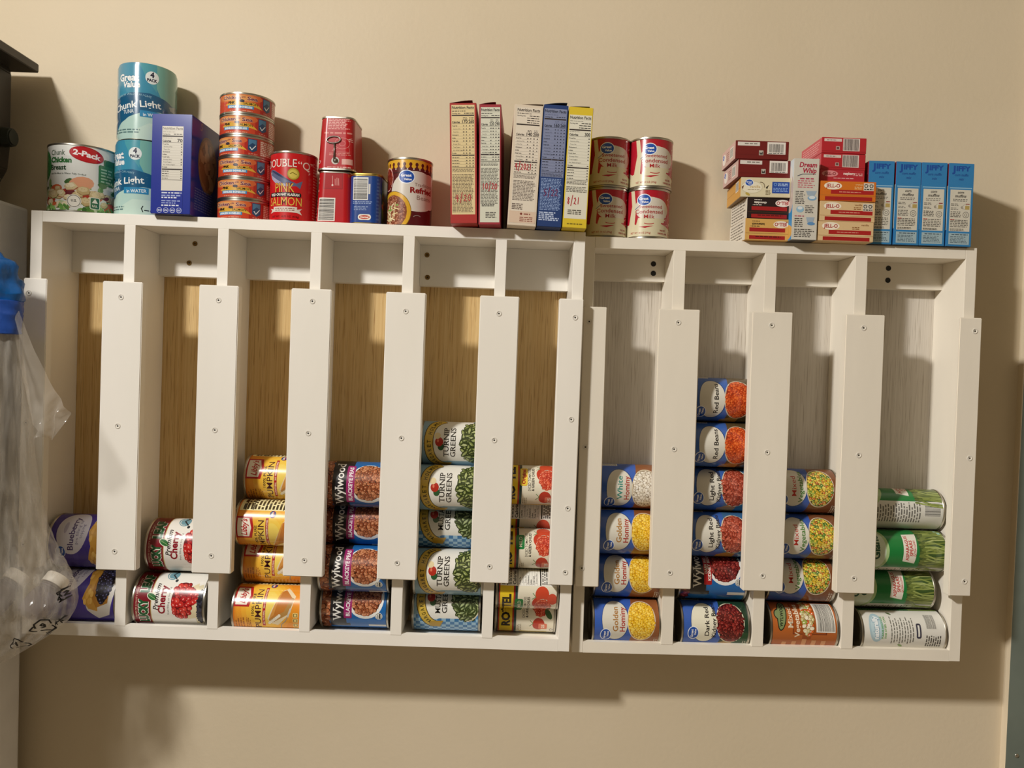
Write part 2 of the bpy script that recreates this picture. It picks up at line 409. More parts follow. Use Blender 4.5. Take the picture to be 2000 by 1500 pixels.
# ================================================================ THE ROOM
def struct(o): o['kind'] = 'structure'; return o
FL = -1.80   # floor, measured from the top of the rack
struct(box('wall_back', -1.6, 0, FL, 3.6, 0.1, 1.0, WALL))
struct(box('wall_left', -1.7, -3.0, FL, -1.6, 0.1, 1.0, WALL))
struct(box('wall_right', 3.6, -3.0, FL, 3.7, 0.1, 1.0, noisy('far_wall_paint', '9c8e78', '968870', 3.0, 0.7)))
struct(box('floor', -1.7, -3.0, FL - .05, 3.7, 0.1, FL, FLOOR))
struct(box('ceiling', -1.7, -3.0, 1.0, 3.7, 0.1, 1.05, CEIL))
# painted board with a steel-grey face at the right end of the wall
bm = bmesh.new(); bm_box(bm, 1.637, -.0155, FL, 2.5, 0, 1.0)
for f in bm.faces: f.material_index = 1 if f.normal.y < -.5 or f.calc_center_median().y < -.0150 else 0
GREY = noisy('grey_green_enamel', '6f786f', '666f67', 12, .45, .15, 90)
dr = struct(link('door_1', mesh_of(bm, 'door', [WALL, GREY])))
bm = bmesh.new(); bmesh.ops.create_uvsphere(bm, u_segments=12, v_segments=8, radius=.0035); sc = link('screw', mesh_of(bm, 'door_screw', [TIN], True), dr); sc.location = (1.656, -.016, -.865); sc.scale = (1, .5, 1)

# ================================================================ THE RACKS
TL, TR = 0.0046, -0.0047           # the two racks hang very slightly out of level
def local(t, x, z): return x + z * t, z - x * t
def screw_mesh(name, r, mhead, socket=True):
    B = bmesh.new(); prof = [(r, 0), (r * .98, -.0006), (r * .72, -.0007), (r * .66, .0002)]
    n = 20; rings = []
    for rr, y in prof: rings.append([B.verts.new((rr * math.cos(2 * PI * k / n), y, rr * math.sin(2 * PI * k / n))) for k in range(n)])
    for a, b in zip(rings, rings[1:]):
        for k in range(n): B.faces.new((a[k], a[(k + 1) % n], b[(k + 1) % n], b[k]))
    B.faces.new(rings[-1])
    pts = []
    for k in range(12): q = (.36 if k % 2 else .24) * r; pts.append(B.verts.new((q * math.cos(2 * PI * k / 12 + .2), -.0003, q * math.sin(2 * PI * k / 12 + .2))))
    B.faces.new(pts).material_index = 1
    bmesh.ops.recalc_face_normals(B, faces=B.faces[:])
    return mesh_of(B, name, [mhead, DARK])
SLATSCREW = screw_mesh('slat_screw', .0043, SCREWW); RAILSCREW = screw_mesh('rail_screw', .0042, BRASS)
B = bmesh.new(); bmesh.ops.create_circle(B, cap_ends=True, radius=.0045, segments=20, matrix=Matrix.Rotation(PI / 2, 4, 'X')); HOLE = mesh_of(B, 'screw_hole', [DARK])
def rack(label, t, D, xo0, xi0, divs, xi1, xo1, zt, zti, zbi, zb, slats, zs0, zs1, ply, white, railz, marks, hole, nslat):
    r = root('can_rack', label, 'can rack'); r.rotation_euler = (0, t, 0)
    floor_z = zbi - .0135
    box('side_panel', xo0, -D, zb, xi0, -.0005, zt, white, r, .0007); box('side_panel', xi1, -D, zb, xo1, -.0005, zt, white, r, .0007)
    box('top_board', xi0 + .0001, -D, zti, xi1 - .0001, -.0005, zt, white, r, .0006)
    B = bmesh.new(); bm_box(B, xi0 + .0001, -D + .010, zb, xi1 - .0001, -.0005, floor_z); bm_box(B, xi0 + .0001, -D, zb, xi1 - .0001, -D + .010, zbi)
    link('bottom_board', mesh_of(B, 'bottom_board', [white]), r)
    for a, b in divs: box('divider', a, -D - .0006, zbi - .0015, b, -.0062, zti - .0001, white, r, .0006)
    box('back_panel', xi0 + .0002, -.006, floor_z, xi1 - .0002, -.0008, zti - .0003, ply, r)
    ed = [xi0] + [q for d in divs for q in d] + [xi1]
    B = bmesh.new()
    for a, b in zip(ed[::2], ed[1::2]): bm_box(B, a + .0002, -.028, railz, b - .0002, -.0061, zti - .0002)
    rl = link('mounting_rail', mesh_of(B, 'mounting_rail', [white]), r)
    for x, z in marks:
        s_ = link('screw_hole' if hole else 'screw', HOLE if hole else RAILSCREW, rl); s_.location = (x, -.0283, z)
    for (a, b), sx in zip(slats, nslat):
        B = bmesh.new(); bm_box(B, a, -D - .0175, zs1, b, -D - .0008, zs0); bmesh.ops.bevel(B, geom=B.edges[:], offset=.0012, segments=2, affect='EDGES')
        sl = link('retaining_slat', mesh_of(B, 'retaining_slat', [white]), r)
        for z in sx[1:]:
            s_ = link('screw', SLATSCREW, sl); s_.location = (sx[0], -D - .0176, z); s_.rotation_euler = (0, random.uniform(0, 3), 0)
    return r
# slat positions are given in the rack's own frame
Lz = lambda x, z: z + x * TL
def sl(x0, x1): return (x0 + .0025 * 0, x1)
rackL = rack('white painted wooden can rack with six columns and tan plywood back, at left', TL, .112, 0, .0179,
    [(.1455, .1627), (.291, .3078), (.4361, .4531), (.5806, .5983), (.7257, .743)], .848, .8660,
    0, -.0170, -.6466, -.6657,
    [(.0015, .0371), (.1226, .1838), (.2708, .3315), (.4127, .4747), (.5590, .6205), (.7045, .7655), (.8277, .8658)], -.1070, -.5552, PLY, WHITE, -.0853,
    [(.2216, -.0301), (.2129, -.0626), (.6095, -.0337), (.6115, -.0711)], False,
    [(.010, -.13, -.33, -.52), (.1512, -.1309, -.3302, -.5255), (.3010, -.130, -.331, -.527), (.4455, -.1260, -.3308, -.5291), (.590, -.1360, -.333, -.5285), (.7345, -.134, -.331, -.529), (.8530, -.1356, -.2942, -.4336, -.5341)])
rackR = rack('white painted wooden can rack with four columns and whitewashed back, at right', TR, .092, .8662, .8837,
    [(1.0101, 1.0294), (1.1575, 1.1761), (1.3029, 1.3222)], 1.4810, 1.4989,
    -.0112, -.0292, -.6642, -.6820,
    [(.8664, .9039), (.9857, 1.0515), (1.1345, 1.1990), (1.2837, 1.3460), (1.4655, 1.5010)], -.1245, -.5700, PLY2, WHITE2, -.0728,
    [(.9903, -.0431), (.9907, -.0590), (1.3885, -.0386), (1.3883, -.0589)], True,
    [(.8760, -.1480, -.3468, -.5400), (1.0170, -.1455, -.3463, -.5439), (1.1655, -.1455, -.3475, -.5450), (1.3120, -.1455, -.3480, -.5455), (1.4900, -.1455, -.348, -.546)])

# ================================================================ CANS LYING IN THE RACKS
P15 = Round(36.4); H15 = 112.0
def std(bgL, bgR, lines, logo, heap, extra=None, ov='d9d4c6', split=.56, bgL2=None):
    """store-label vegetable can: coloured field, pale oval with the name, bowl of the contents"""
    p = st(P15, H15); a = base(P15, H15, bgL)
    b0 = p(split, 0)[1]
    a.poly([(-70, -56), (70, -56), (70, b0 - 5), (20, b0), (0, b0 + 2), (-25, b0 - 1), (-70, b0 + 7)], bgR)
    if extra: extra(a, p)
    a.barcode(60, 15, 80, 50, 4, vertical=True); a.micro(62, -40, 95, 10, 14, 'b9b3a8', seed=6); a.micro(-110, -48, -64, 48, 26, 'c9c4b8', seed=8)
    a.barcode(46, 22, 52, 48, 5, pad=1.2)
    a.ell(0, 19, 36, 22, '26457f', 36); a.ell(0, 19.3, 34.5, 21, ov, 36)
    for t, c, s_, hh, wd in lines: a.text(t, 1.5 if wd < 60 else 5, p(s_, 0)[1], hh, c, wd, .022, res=3)
    a.ell(0, -23.5, 36, 23, 'd8c9ae', 36); heap(a)
    gv(a, logo[0], logo[1], 10)
    a.micro(-52, -54, -30, -44, 3, 'd8cfbd', .1, 4)
    return CanKind(P15, H15, a)
def hominy(c, bk, dk, nm, nc, br):
    return std('3a5fb4', '8d5530', [(nm, nc, .37, 8.2, 40), ('Hominy', 'a8352b', .47, 8.2, 40)], (-25, 34),
        lambda a: a.heap(0, -23.5, 34, 21.5, 2.1, c, bk, 1.15, seed=3, dark=dk, bright=br))
GH = hominy(['f2c534', 'e9b522', 'f7d459', 'edbf2e'], 'c08a1c', 'a87414', 'Golden', 'a8773a', 'fbe389')
WH = hominy(['e8dfcf', 'f4eee2', 'd8ccb8', 'efe6d6'], '9a8a72', '8c7a62', 'White', '3d8b7d', 'fffaf0')
def corner(c1, c2):
    def f(a, p): a.poly([(-70, -56), (-18, -56), (-22, -30), (-34, -12), (-40, 2), (-70, 4)], c1); a.poly([(-70, -56), (-15, -56), (-16, -40), (-30, -28), (-70, -24)], c2)
    return f
RB = std('3a63b0', '5a4a30', [('Red Beans', '2a2420', .42, 7.2, 52)], (-23, 37),
    lambda a: a.heap(0, -23.5, 34, 21.5, 2.2, ['d0501e', 'bf3f16', 'e0642a', 'c84a1c'], '8c2c10', 1.35, seed=11, dark='7d2409', bright='f08a4a'), corner('a8813a', '4c4530'))
LR = std('3a63b0', '3c6a96', [('Light Red', '2a2420', .40, 7, 50), ('Kidney Beans', '2a2420', .50, 6.4, 60)], (-20, 36),
    lambda a: a.heap(0, -23.5, 34, 21.5, 2.2, ['b5503a', 'a54430', 'c4614a', '9c3c2a'], '5c2016', 2.0, seed=12, dark='551a10', bright='dc8a74'), corner('a8813a', '2b6d9b'))
DR = std('3a5fb0', '1f3a28', [('Dark Red', '211c18', .40, 7, 48), ('Kidney Beans', '211c18', .50, 6.8, 60)], (-18, 37),
    lambda a: a.heap(0, -23.5, 34, 21.5, 2.3, ['7c1f1c', '6a1716', '8c2a24', '5c1212'], '2e0a0a', 1.8, seed=13, dark='280808', bright='b05a50'), corner('a58246', '234a2a'), ov='e6e1cb')
MV = std('3a5cae', '7d4d30', [('Mixed', 'b5352a', .36, 7.4, 34), ('Vegetables', '4b7a33', .46, 7.2, 56)], (-23, 37),
    lambda a: a.heap(0, -23.5, 34, 21.5, 1.9, ['e2c23c', '8fa83a', 'd8b22e', '4f7a2c', 'e8d05a', 'c98a2a', 'c86a28', 'a8b848'], '5c4a1c', 1.3, seed=14, dark='3c3412', bright='f6ea9a'))
def wylwood(name, tagc, beans, bk, dk, br, n1, n2=None):
    p = st(P15, H15); a = base(P15, H15, '1d64a8')
    a.rect(-70, 42, 70, 56, '3a1a10')
    a.off += .02
    hh = Art(); hh.off = 0; hh.heap(0, 0, 60, 8, 4.6, beans, bk, 1.5, seed=2, dark=dk, bright=br, n=60); a.merge(hh, 0, 46)
    a.poly([(-52, 38), (70, 38), (70, 6), (24, 6), (24, 12), (-44, 12), (-44, 6), (-52, 6)], '221f22')
    a.ell(1, -19, 34.5, 29.5, 'ecebe6', 36); a.ell(3, -18.5, 31, 25.5, bk, 36)
    a.heap(3, -18.5, 31, 25.5, 2.7, beans, bk, 1.4, seed=9, dark=dk, bright=br)
    a.poly([(-52, 38), (70, 38), (70, 14), (-44, 14), (-52, 14)], '221f22')
    a.rrect(-33, 3, 32, 16, 2, tagc)
    a.text('Wylwood', 0, 20.5, 13, 'efece6', 74, .015, serif=True)
    if n2: a.text(n1, 0, 10.4, 4, 'ece6dd', 30, .02); a.text(n2, 0, 4.6, 4.6, 'ece6dd', 52, .03)
    else: a.text(n1, 0, 6.4, 6, 'efe6ea', 58, .03)
    usda(a, -28, -41, 6); a.rect(-52, -54, -46, -24, 'd4d2cc'); a.micro(64, -40, 100, 36, 20, 'c9d4e0', seed=3); a.text('ORGANIC', 38, -44, 3, 'dfe6ee', 16, .03)
    return CanKind(P15, H15, a)
BP = wylwood('b', '9a2568', ['a8603c', '97502f', 'b8714a', '8a4628', 'c07c54'], '4a2012', '3e180c', 'dca27c', 'BLACKEYE PEAS')
DK = wylwood('d', 'a81f22', ['7c2220', '6c1a1a', '8c2e28', '5e1414'], '340c0c', '2c0808', 'b86258', 'DARK RED', 'KIDNEY BEANS')

def pumpkin():
    p = st(P15, H15); a = base(P15, H15, 'e8952c')
    for k, c in enumerate(('ecA032', 'efae38', 'f0b93e', 'f1c348', 'f3cd55', 'f4d766')):
        a.ell(6, 4 - k * 1.5, 62 - k * 8, 44 - k * 6, c.lower(), 40, d=.02)
    a.rect(-70, 50, 70, 56, 'd97a24')
    a.poly([(2, 53), (38, 53), (38, 28), (20, 24), (2, 28)], 'b52222'); a.poly([(5, 50), (35, 50), (35, 32), (20, 28), (5, 32)], 'f1e8da')
    a.text("Libby's", 20, 35, 9, 'b52222', 26, .03, slant=.25)
    a.text('100% PURE', 6, 19.5, 4, '4a2c18', 36, .02)
    a.text('PUMPKIN', -1, 8.5, 9.5, '4a1c1c', 66, .02, res=3)
    a.rect(-30, 1.5, 36, 6, 'b3282a'); a.text('ALL NATURAL   NO PRESERVATIVES', 3, 2.5, 2.4, 'f3e2c8', 60, .03, res=1)
    a.poly([(-24, -6), (-16, -2), (30, -22), (36, -30), (20, -44), (-6, -38), (-28, -18)], 'ead9b4')
    a.poly([(-18, -4), (28, -20), (32, -27), (18, -38), (-4, -28)], 'c27a32'); a.poly([(-18, -4), (28, -20), (29, -22), (-10, -12)], 'd39448')
    a.poly([(-24, -8), (-18, -4), (-4, -28), (18, -38), (16, -43), (-8, -35)], 'b4884a')
    for k in range(7): a.ell(-24 + k * 2.2, -5 - k * 2.6, 2.6, 2.2, 'efe6d2', 12); 
    a.line([(-38, -22), (-26, -24), (-20, -30), (-12, -34)], 1.3, '9c9488'); a.line([(-12, -34), (0, -38)], 3, 'c9c4b8')
    for k in range(4): a.rrect(-40 + k * 9, -50, -33 + k * 9, -42, 1.2, 'f0d98a'); a.rrect(-39.2 + k * 9, -49.2, -33.8 + k * 9, -42.8, 1, '8c7434'); a.crect(-36.5 + k * 9, -46, 3.6, 3.6, 'f0d98a')
    a.micro(-36, 34, -14, 50, 4, 'b06a24', seed=2); a.micro(-34, 24, -14, 32, 3, 'b06a24', seed=3)
    n = Art(); n.off = 0; n.rect(-24, -48, 24, 50, 'f4e9b4'); n.micro(-22, -46, 22, 46, 16, '463a26', .1, 5, .4)
    for y in (40, 28, 8, -20): n.rect(-23, y, 23, y + 1.6, '332a1c')
    a.merge(n, 72, 0)
    a.ell(42, -4, 6, 5, '2a3a78'); a.rect(36.8, -6, 47.2, -4, 'b82c30'); a.text('USA', 42, -4.6, 3, 'f2ead8', 8, .05)
    return CanKind(P15, H15, a)
PK = pumpkin()

def greens(l1, l2, leaves, ribbon=False):
    a = base(P15, H15, '86a6b8'); 
    if ribbon:
        for k in range(14):
            for j in range(16): 
                if (k + j) % 2: a.rect(-112 + k * 6 + 0, -56 + j * 7, -106 + k * 6, -49 + j * 7, '3f78ac', 0.0005)
                else: a.rect(-112 + k * 6, -56 + j * 7, -106 + k * 6, -49 + j * 7, '9cc0d8', 0.0005)
    else: a.poly([(-110, -56), (-30, -56), (-40, 56), (-110, 56)], '7da0b4'); a.rect(-110, -56, -50, 56, '5f88a4')
    a.poly([(-34, 30), (60, 30), (60, -30), (-34, -26)], 'e4e1d8'); a.ell(0, 20, 36, 30, 'e4e1d8')
    a.heap(2, -34, 40, 24, 3.4, leaves, '46522a', 1.9, seed=21, dark='343e1c', shape='leaf', n=150, bright='aab47a')
    if ribbon: a.arc(2, -34, 40, 24, 180, 360, 1.6, 'd8ccb0', 24)
    # arched maker's banner
    n = 22
    for wd, c in ((15, '2c2a14'), (13, 'c9a238'), (11.4, 'd8b64a')):
        a.line([(46 * math.sin(math.radians(q)), 12 + 30 * math.cos(math.radians(q))) for q in [-74 + 148 * k / n for k in range(n + 1)]], wd, c)
    word = 'MARGARET HOLMES'
    for k, ch in enumerate(word):
        q = -62 + 124 * k / (len(word) - 1)
        if ch != ' ': a.text(ch, 44 * math.sin(math.radians(q)), 10 + 28.5 * math.cos(math.radians(q)) + 0, 6.2, '33300f', 4.4, .02, serif=True, rot=-q * .62)
    a.poly([(-50, 26), (-40, 26), (-38, 4), (-52, 10)], 'b9922c')
    a.ell(-8, 22, 6, 5, '2f5a34'); a.ell(0, 25, 7.5, 6.5, 'b33020'); a.ell(10, 28, 5.5, 5, 'e2cfa0'); a.ell(1.5, 27, 2.5, 1.6, 'e07a5a')
    a.text(l1, 0, 9.5, 8.2, '2a241e', 50, .01, serif=True, res=3); a.text(l2, 0, -1.5, 8.2, '2a241e', 50, .01, serif=True, res=3)
    if ribbon: a.poly([(14, -8), (36, -10), (32, -22), (20, -20), (14, -24)], 'dca43a'); a.rrect(28, -26, 44, -12, 2, 'c8401f'); a.rrect(30, -36, 44, -27, 1.5, '28457f'); a.text('HEART', 24, -17, 3.6, '5a2c10', 14, .03)
    a.micro(64, -50, 104, 50, 24, 'e0ddd4', seed=5); a.text('NET WT 27 OZ', -56, -50, 2.5, 'e8e4d8', 20, .02, res=1) if False else None
    return CanKind(P15, H15, a)
TG = greens('TURNIP', 'GREENS', ['7f8a48', '949e5a', '6a7638', 'a6ae70', '5e6a32', 'b4ba84'])
MG = greens('MUSTARD', 'GREENS', ['606e42', '748256', '4e5a34', '869468', '98a47a'], True)

P10 = Round(31.6); H10 = 101.0
def rotel(kind):
    a = base(P10, H10, 'e9e2cc')
    a.rect(-101, 44, 101, 51, '2f3a34')
    a.rect(-101, 21, 101, 45, 'f0cf2e'); a.rect(-101, 19, 101, 21.6, 'b3301f'); a.rect(-101, 43, 101, 45, 'b3301f'); a.rect(-101, 15, 101, 19, '2c4a4c')
    a.text('RO*TEL', 0, 26, 13, '241c10', 60, .05, res=2)
    if kind == 'mild':
        a.rrect(-2, 6, 22, 20, 3, '1f7a3c'); a.text('MILD', 10, 10, 5, 'e8e2c8', 17, .04)
    else: a.rrect(-6, 6, 26, 18, 3, 'e2b52c'); a.rrect(-5, 7, 25, 17, 2.5, 'f3d64e'); a.text('Original', 10, 9.6, 5.2, 'b5301c', 27, .05)
    a.text('DICED TOMATOES', 6, 1.0, 4, '2c241c', 40, .03); a.text('& GREEN CHILIES', 6, -4.5, 4, '2c241c', 40, .03)
    a.ell(14, -18, 12, 10, 'c23a22'); a.ell(30, -24, 13, 11, 'cf4a2e'); a.ell(-26, -22, 12, 10, 'b9351f')
    a.line([(26, -14), (22, -8)], 1, '4a7a2c'); a.line([(26, -14), (32, -9)], 1, '4a7a2c'); a.line([(-24, -13), (-30, -7)], 1, '4a7a2c'); a.line([(-24, -13), (-19, -8)], 1, '4a7a2c')
    a.ell(4, -26, 19, 14, 'e9d9c0'); a.heap(5, -25, 17, 12, 2.3, ['c8402a', 'b5321f', 'd85a3c', 'd8694a'], '8c2012', 1.3, seed=31, dark='a02c18', bright='ef9a7c')
    a.ell(-8, -38, 9, 4.5, '3c5a34', rot=30); a.ell(22, -40, 10, 8, 'd2523a')
    a.rrect(-36, -36, -24, -22, 2, 'e0795c'); a.text('25', -30, -31.5, 5, 'f3e2d0', 8, .04)
    a.rrect(-42, -50, -34, -36, 1, 'ece6d8'); recycle(a, -38, -43, 3, '2a2824', .8); a.rect(-101, -51, -30, -46, 'a8352c') if False else None
    a.poly([(-30, -47), (60, -47), (60, -51), (-30, -51)], 'a32f24')
    a.micro(-42, 6, -22, 14, 3, '9a8f78', seed=2); a.rect(-48, -36, -44.5, 10, 'cdae2c'); a.rect(-52, 20, -47, 44, 'b3301f')
    n = Art(); n.off = 0; n.rect(-23, -46, 23, 46, 'eeebe2')
    n.text('Nutrition Facts', 0, 38.5, 5, '1c1a18', 42, .03); n.rect(-22, 34, 22, 36, '1c1a18'); n.micro(-21, 28, 20, 34, 2, '2c2a28', .1, 4, .4)
    n.text('Calories', -21, 21, 5, '1c1a18', 26, .03, al='l'); n.text('25', 21, 21, 6, '1c1a18', 8, .03, al='r'); n.rect(-22, 18, 22, 19, '1c1a18')
    for k, (nm, i, bo) in enumerate(ROWS[:7]):
        n.text(nm, -21 + i * 2, 14 - k * 4.4, 2.5, '2a2826', 1.4 * len(nm), .03 if bo else 0, al='l', res=1); n.crect(19, 15 - k * 4.4, 3, 1.8, '2a2826'); n.rect(-22, 13.2 - k * 4.4, 22, 13.5 - k * 4.4, '8c887e')
    n.rect(-22, -19, 22, -17, '1c1a18'); n.micro(-21, -36, 20, -20, 5, '3a3834', .1, 7, .36); n.micro(-21, -45, 20, -38, 3, '55524c', .1, 8, .3)
    a.merge(n, 66, -3)
    return CanKind(P10, H10, a)
RM = rotel('mild'); RO_ = rotel('orig')

PCH = Round(42.4); HCH = 115.0
def cherry():
    a = base(PCH, HCH, 'e9e6de')
    a.rect(-140, 27, 140, 58, '7a1622'); a.rect(-140, 26, 140, 27.2, 'b8a060')
    a.text('PREMIUM QUALITY FRUIT FILLING', 0, 48.5, 2.6, 'd8b8a0', 66, .02, res=1)
    a.text('LUCKY', -22, 32, 13, '1f5a32', 41, .07, halo='ece8dc', halow=.05); a.text('LEAF', 25, 32, 13, '1f5a32', 34, .07, halo='ece8dc', halow=.05)
    a.ell(2, 26, 9, 5.4, 'e8e4d4', rot=60); a.ell(2, 26, 8, 4.4, '2c6a34', rot=60); a.line([(-2, 19), (5, 32)], .8, '8cb070')
    a.text('Premium', 2, 15.5, 7.5, '221c1c', 42, .02, slant=.3, serif=True)
    a.text('Cherry', -2, 4.5, 10.5, '8c1626', 46, .04, serif=True, res=3); a.text('fruit filling or topping', -4, -2, 3, '3a3430', 44, .0, res=1)
    a.ell(44, 4, 13, 9.5, '6f9aa8', rot=15); a.arc(44, 4, 10, 7, 20, 200, 1, 'e8e6de'); a.line([(34, -4), (44, 4), (54, 0)], 2.2, '232a30'); a.ell(30, -6, 3, 2.4, '232a30'); a.ell(56, 2, 2.4, 2.4, '232a30')
    a.poly([(-44, -44), (20, -42), (24, -52), (-44, -56)], 'd9cfae')
    a.poly([(-34, -30), (-10, -24), (18, -32), (26, -44), (-30, -50)], 'e2d4b0')
    a.heap(-3, -22, 30, 17, 3.9, ['b3161c', 'c42a26', '9c1018', 'd23c34'], '6c0a10', 1.1, seed=44, dark='6c0a10', bright='f0948a')
    a.heap(2, -38, 12, 8, 3.6, ['b3161c', 'c42a26'], 'a01418', 1.1, seed=45, dark='6c0a10', bright='f0948a')
    a.heap(-14, -51, 30, 5, 2.2, ['2a2a34', '3a3a48', '1c1c24'], '1c1c24', 1.2, seed=46)
    n = Art(); n.off = 0; n.rect(-28, -30, 26, 24, 'f0ede6'); n.micro(-26, -28, 24, 22, 15, '2a2826', .08, 3, .4)
    for y in (14, -4, -20): n.rect(-27, y, 25, y + 1.2, '1c1a18')
    a.merge(n, 92, 0); a.rrect(54, -44, 66, -34, 2, '4a80b0'); a.crect(60, -39, 8, 4, '8cc05a')
    a.rect(58, -58, 130, -32, '9a2630') if False else None
    return CanKind(PCH, HCH, a)
CH = cherry()
PBL = Round(42.9); HBL = 117.0
def blueberry():
    a = base(PBL, HBL, '41308c')
    for k in range(40): a.ell(random.uniform(-130, 130), random.uniform(-56, 56), random.uniform(4, 14), random.uniform(3, 9), random.choice(['3c2c84', '473694', '3a2a7c']), 12, d=.002)
    a.ell(6, 20, 40, 25, 'cfcbd6', 32); a.text('Blueberry', 2, 16, 9, '4a3c6c', 58, .02, res=3); a.text('pie filling or', 4, 9, 5, '6c6488', 42, 0, res=1); a.text('topping', 4, 3, 5, '6c6488', 24, 0, res=1); a.ell(10, 32, 10, 3, 'b0aabf')
    gv(a, -30, 36, 9, 0, 'c9cfe0')
    a.poly([(60, -8), (40, -12), (8, -8), (-20, -14), (-40, -8), (-62, -14), (-78, -30), (-70, -48), (-30, -56), (20, -58), (58, -50), (70, -30)], 'd6d2cc')
    a.poly([(56, -10), (30, -12), (4, -6), (-20, -12), (-44, -6), (-60, -16), (-64, -30), (60, -34)], 'c8953c')
    a.poly([(56, -24), (30, -20), (0, -22), (-40, -20), (-58, -28), (-50, -46), (10, -50), (56, -44)], 'b07a2c')
    a.heap(-2, -36, 50, 13, 3.4, ['1c1a2c', '25233a', '141220', '2f2c48'], '12101c', 1.1, seed=51, dark='0a0810', bright='6a6c98')
    for k in range(14): a.ell(random.uniform(-50, 50), random.uniform(-22, -10), 5, 2.4, random.choice(['d9a64c', 'b9832e', 'e0b45c']), 10, d=.003)
    return CanKind(PBL, HBL, a)
BB = blueberry()

PAS = Round(33.1); HAS = 140.0
def asparagus():
    a = base(PAS, HAS, '1f7a3a')
    a.rect(-104, -70, -36, 70, 'd6d4cb'); a.rect(44, -70, 104, 70, 'd6d4cb')
    a.micro(-72, -30, -38, 66, 22, '6c6a64', seed=4); a.barcode(-60, -62, -38, -36, 8, 'dedcd4')
    a.barcode(48, -62, 76, -40, 9, 'dedcd4'); a.micro(46, -34, 78, 66, 22, '56544e', seed=9); a.rect(50, -10, 52, 60, '2a2826')
    a.ell(-4, 58, 44, 30, 'a8c48a'); a.ell(-4, 60, 42, 27, 'cfdcc4', 32)
    a.text('Green', 0, 58, 11, '23523a', 46, .04, res=3); a.text('Giant', 0, 44, 11, '23523a', 40, .04, res=3)
    a.poly([(-22, 6), (24, 3), (26, -20), (-26, -14)], 'e3ddd0'); a.text('ASPARAGUS', 0, -4, 5, 'b5302c', 42, .03); a.text('SPEARS', 0, -10.5, 5, 'b5302c', 26, .03); a.text('EXTRA LONG', 0, -15.5, 3, 'b5302c', 26, .03)
    a.poly([(-36, -22), (44, -20), (44, -70), (-36, -70)], '3c5426')
    rnd = random.Random(4)
    for k in range(44):
        u = -38 + 1.95 * k + rnd.uniform(-1, 1); e = u + rnd.uniform(-9, 9); m_ = (u + e) / 2 + rnd.uniform(-4, 4)
        if u > 44: continue
        c = rnd.choice(['87944a', '98a55c', '6f7d38', 'a8b26e', '7d8a42']); v0 = -24 - rnd.uniform(0, 8)
        a.line([(e, -70), (m_, -48), (u, v0)], 2.9, '4d5a26'); a.line([(e, -70), (m_, -48), (u, v0)], 2.2, c); a.ell(u, v0, 1.7, 4.2, rnd.choice(['6c7a3a', '56642e']), 10, rnd.uniform(-20, 20))
    a.crect(30, -62, 6, 5, '9cc4b0'); a.crect(36, -58, 5, 4, '9cc4b0')
    return CanKind(PAS, HAS, a)
AS = asparagus()
def whitecan():
    a = base(PAS, HAS, 'dcd9d0')
    a.poly([(34, 70), (104, 70), (104, -70), (38, -70), (36, 0)], '2f5f30'); 
    rnd = random.Random(8)
    for k in range(10): a.line([(40 + k * 3, -70), (39 + k * 3.2, -20)], 2, rnd.choice(['87944a', '98a55c', '6f7d38']))
    a.ell(2, 46, 24, 12, 'a9c2cc'); a.ell(2, 46, 20, 9, 'b9d0d8')
    a.text('naturally', 2, 43, 8, 'e9eef0', 38, .05, halo='7da0b4', halow=.06); a.text('PLEASE RECYCLE', 2, 35, 3, '5f9a4a', 36, .03); a.text('THIS STEEL CAN', 2, 30, 3, '5f9a4a', 36, .03)
    a.ell(27, 20, 4.5, 1.8, '5a6c44', rot=60); a.ell(-28, 6, 4.5, 2, '7d9a5c', rot=60)
    for k in range(9): a.micro(-24 + (k % 3) * 2, 20 - k * 4.4, 22 - (k % 2) * 6, 23 - k * 4.4, 1, '6c6a62', .1, 60 + k, .34)
    a.rrect(-14, -27, 10, -19, 3, '3c3a48'); a.text('Ortega', -2, -25.4, 4, 'e4e2dc', 18, .03) if False else a.crect(-2, -23, 18, 3, 'dcdad4')
    a.barcode(2, -52, 26, -36, 12, 'dcd9d0', '55524c', vertical=True)
    a.micro(-28, -60, -8, -34, 7, '55524c', .1, 3, .34); a.micro(-44, -60, -32, 60, 3, '6c6a62', .2, 5, .3); a.rect(-48, -66, -45, 66, '8c8a84')
    return CanKind(PAS, HAS, a)
WC = whitecan()
def orangecan():
    a = base(P15, H15, 'b4622a'); a.rect(-20, -36, 36, 20, '7a3414'); a.rect(-18.5, -34, 35, 18.5, 'a5521e')
    a.ell(12, 40, 10, 9, '1c2416'); a.ell(12, 36, 27, 8, '1c2416', rot=-8); a.ell(12, 40, 8, 7.4, '7d8c5c'); a.ell(12, 36, 25, 6.4, '7d8c5c', rot=-8); a.text('WYLWOOD', 12, 33.8, 5, '151a10', 42, .03, rot=-8); a.text('ALLENS', 12, 38, 4, '151a10', 14, .04) if False else None
    a.text('Mixed', 8, 19.5, 8, 'e9d8bc', 34, .02, serif=True, res=3); a.text('Vegetables', 4, 8.5, 8, 'e9d8bc', 58, .02, serif=True, res=3)
    a.poly([(-30, 4), (60, 4), (58, -14), (-28, -10)], '9a4a1c')
    a.heap(12, -6, 36, 9.5, 3.0, ['e2d4ac', 'cf5a24', 'd8682c', '9caa50', 'e8dcc0', 'c8b880'], 'a08a50', 1.3, seed=61, dark='6c4a1c', bright='f6efdc')
    a.barcode(-14, -48, 36, -20, 15, 'e8e4da', '2c2824', vertical=True, pad=1.6); a.micro(-50, -40, -28, 40, 5, 'd89a66', .1, 4, .3); a.text('Est.', 40, -30, 3, 'e2c8a0', 8) if False else None
    a.micro(48, -50, 100, 50, 22, 'd8a878', seed=3)
    return CanKind(P15, H15, a)
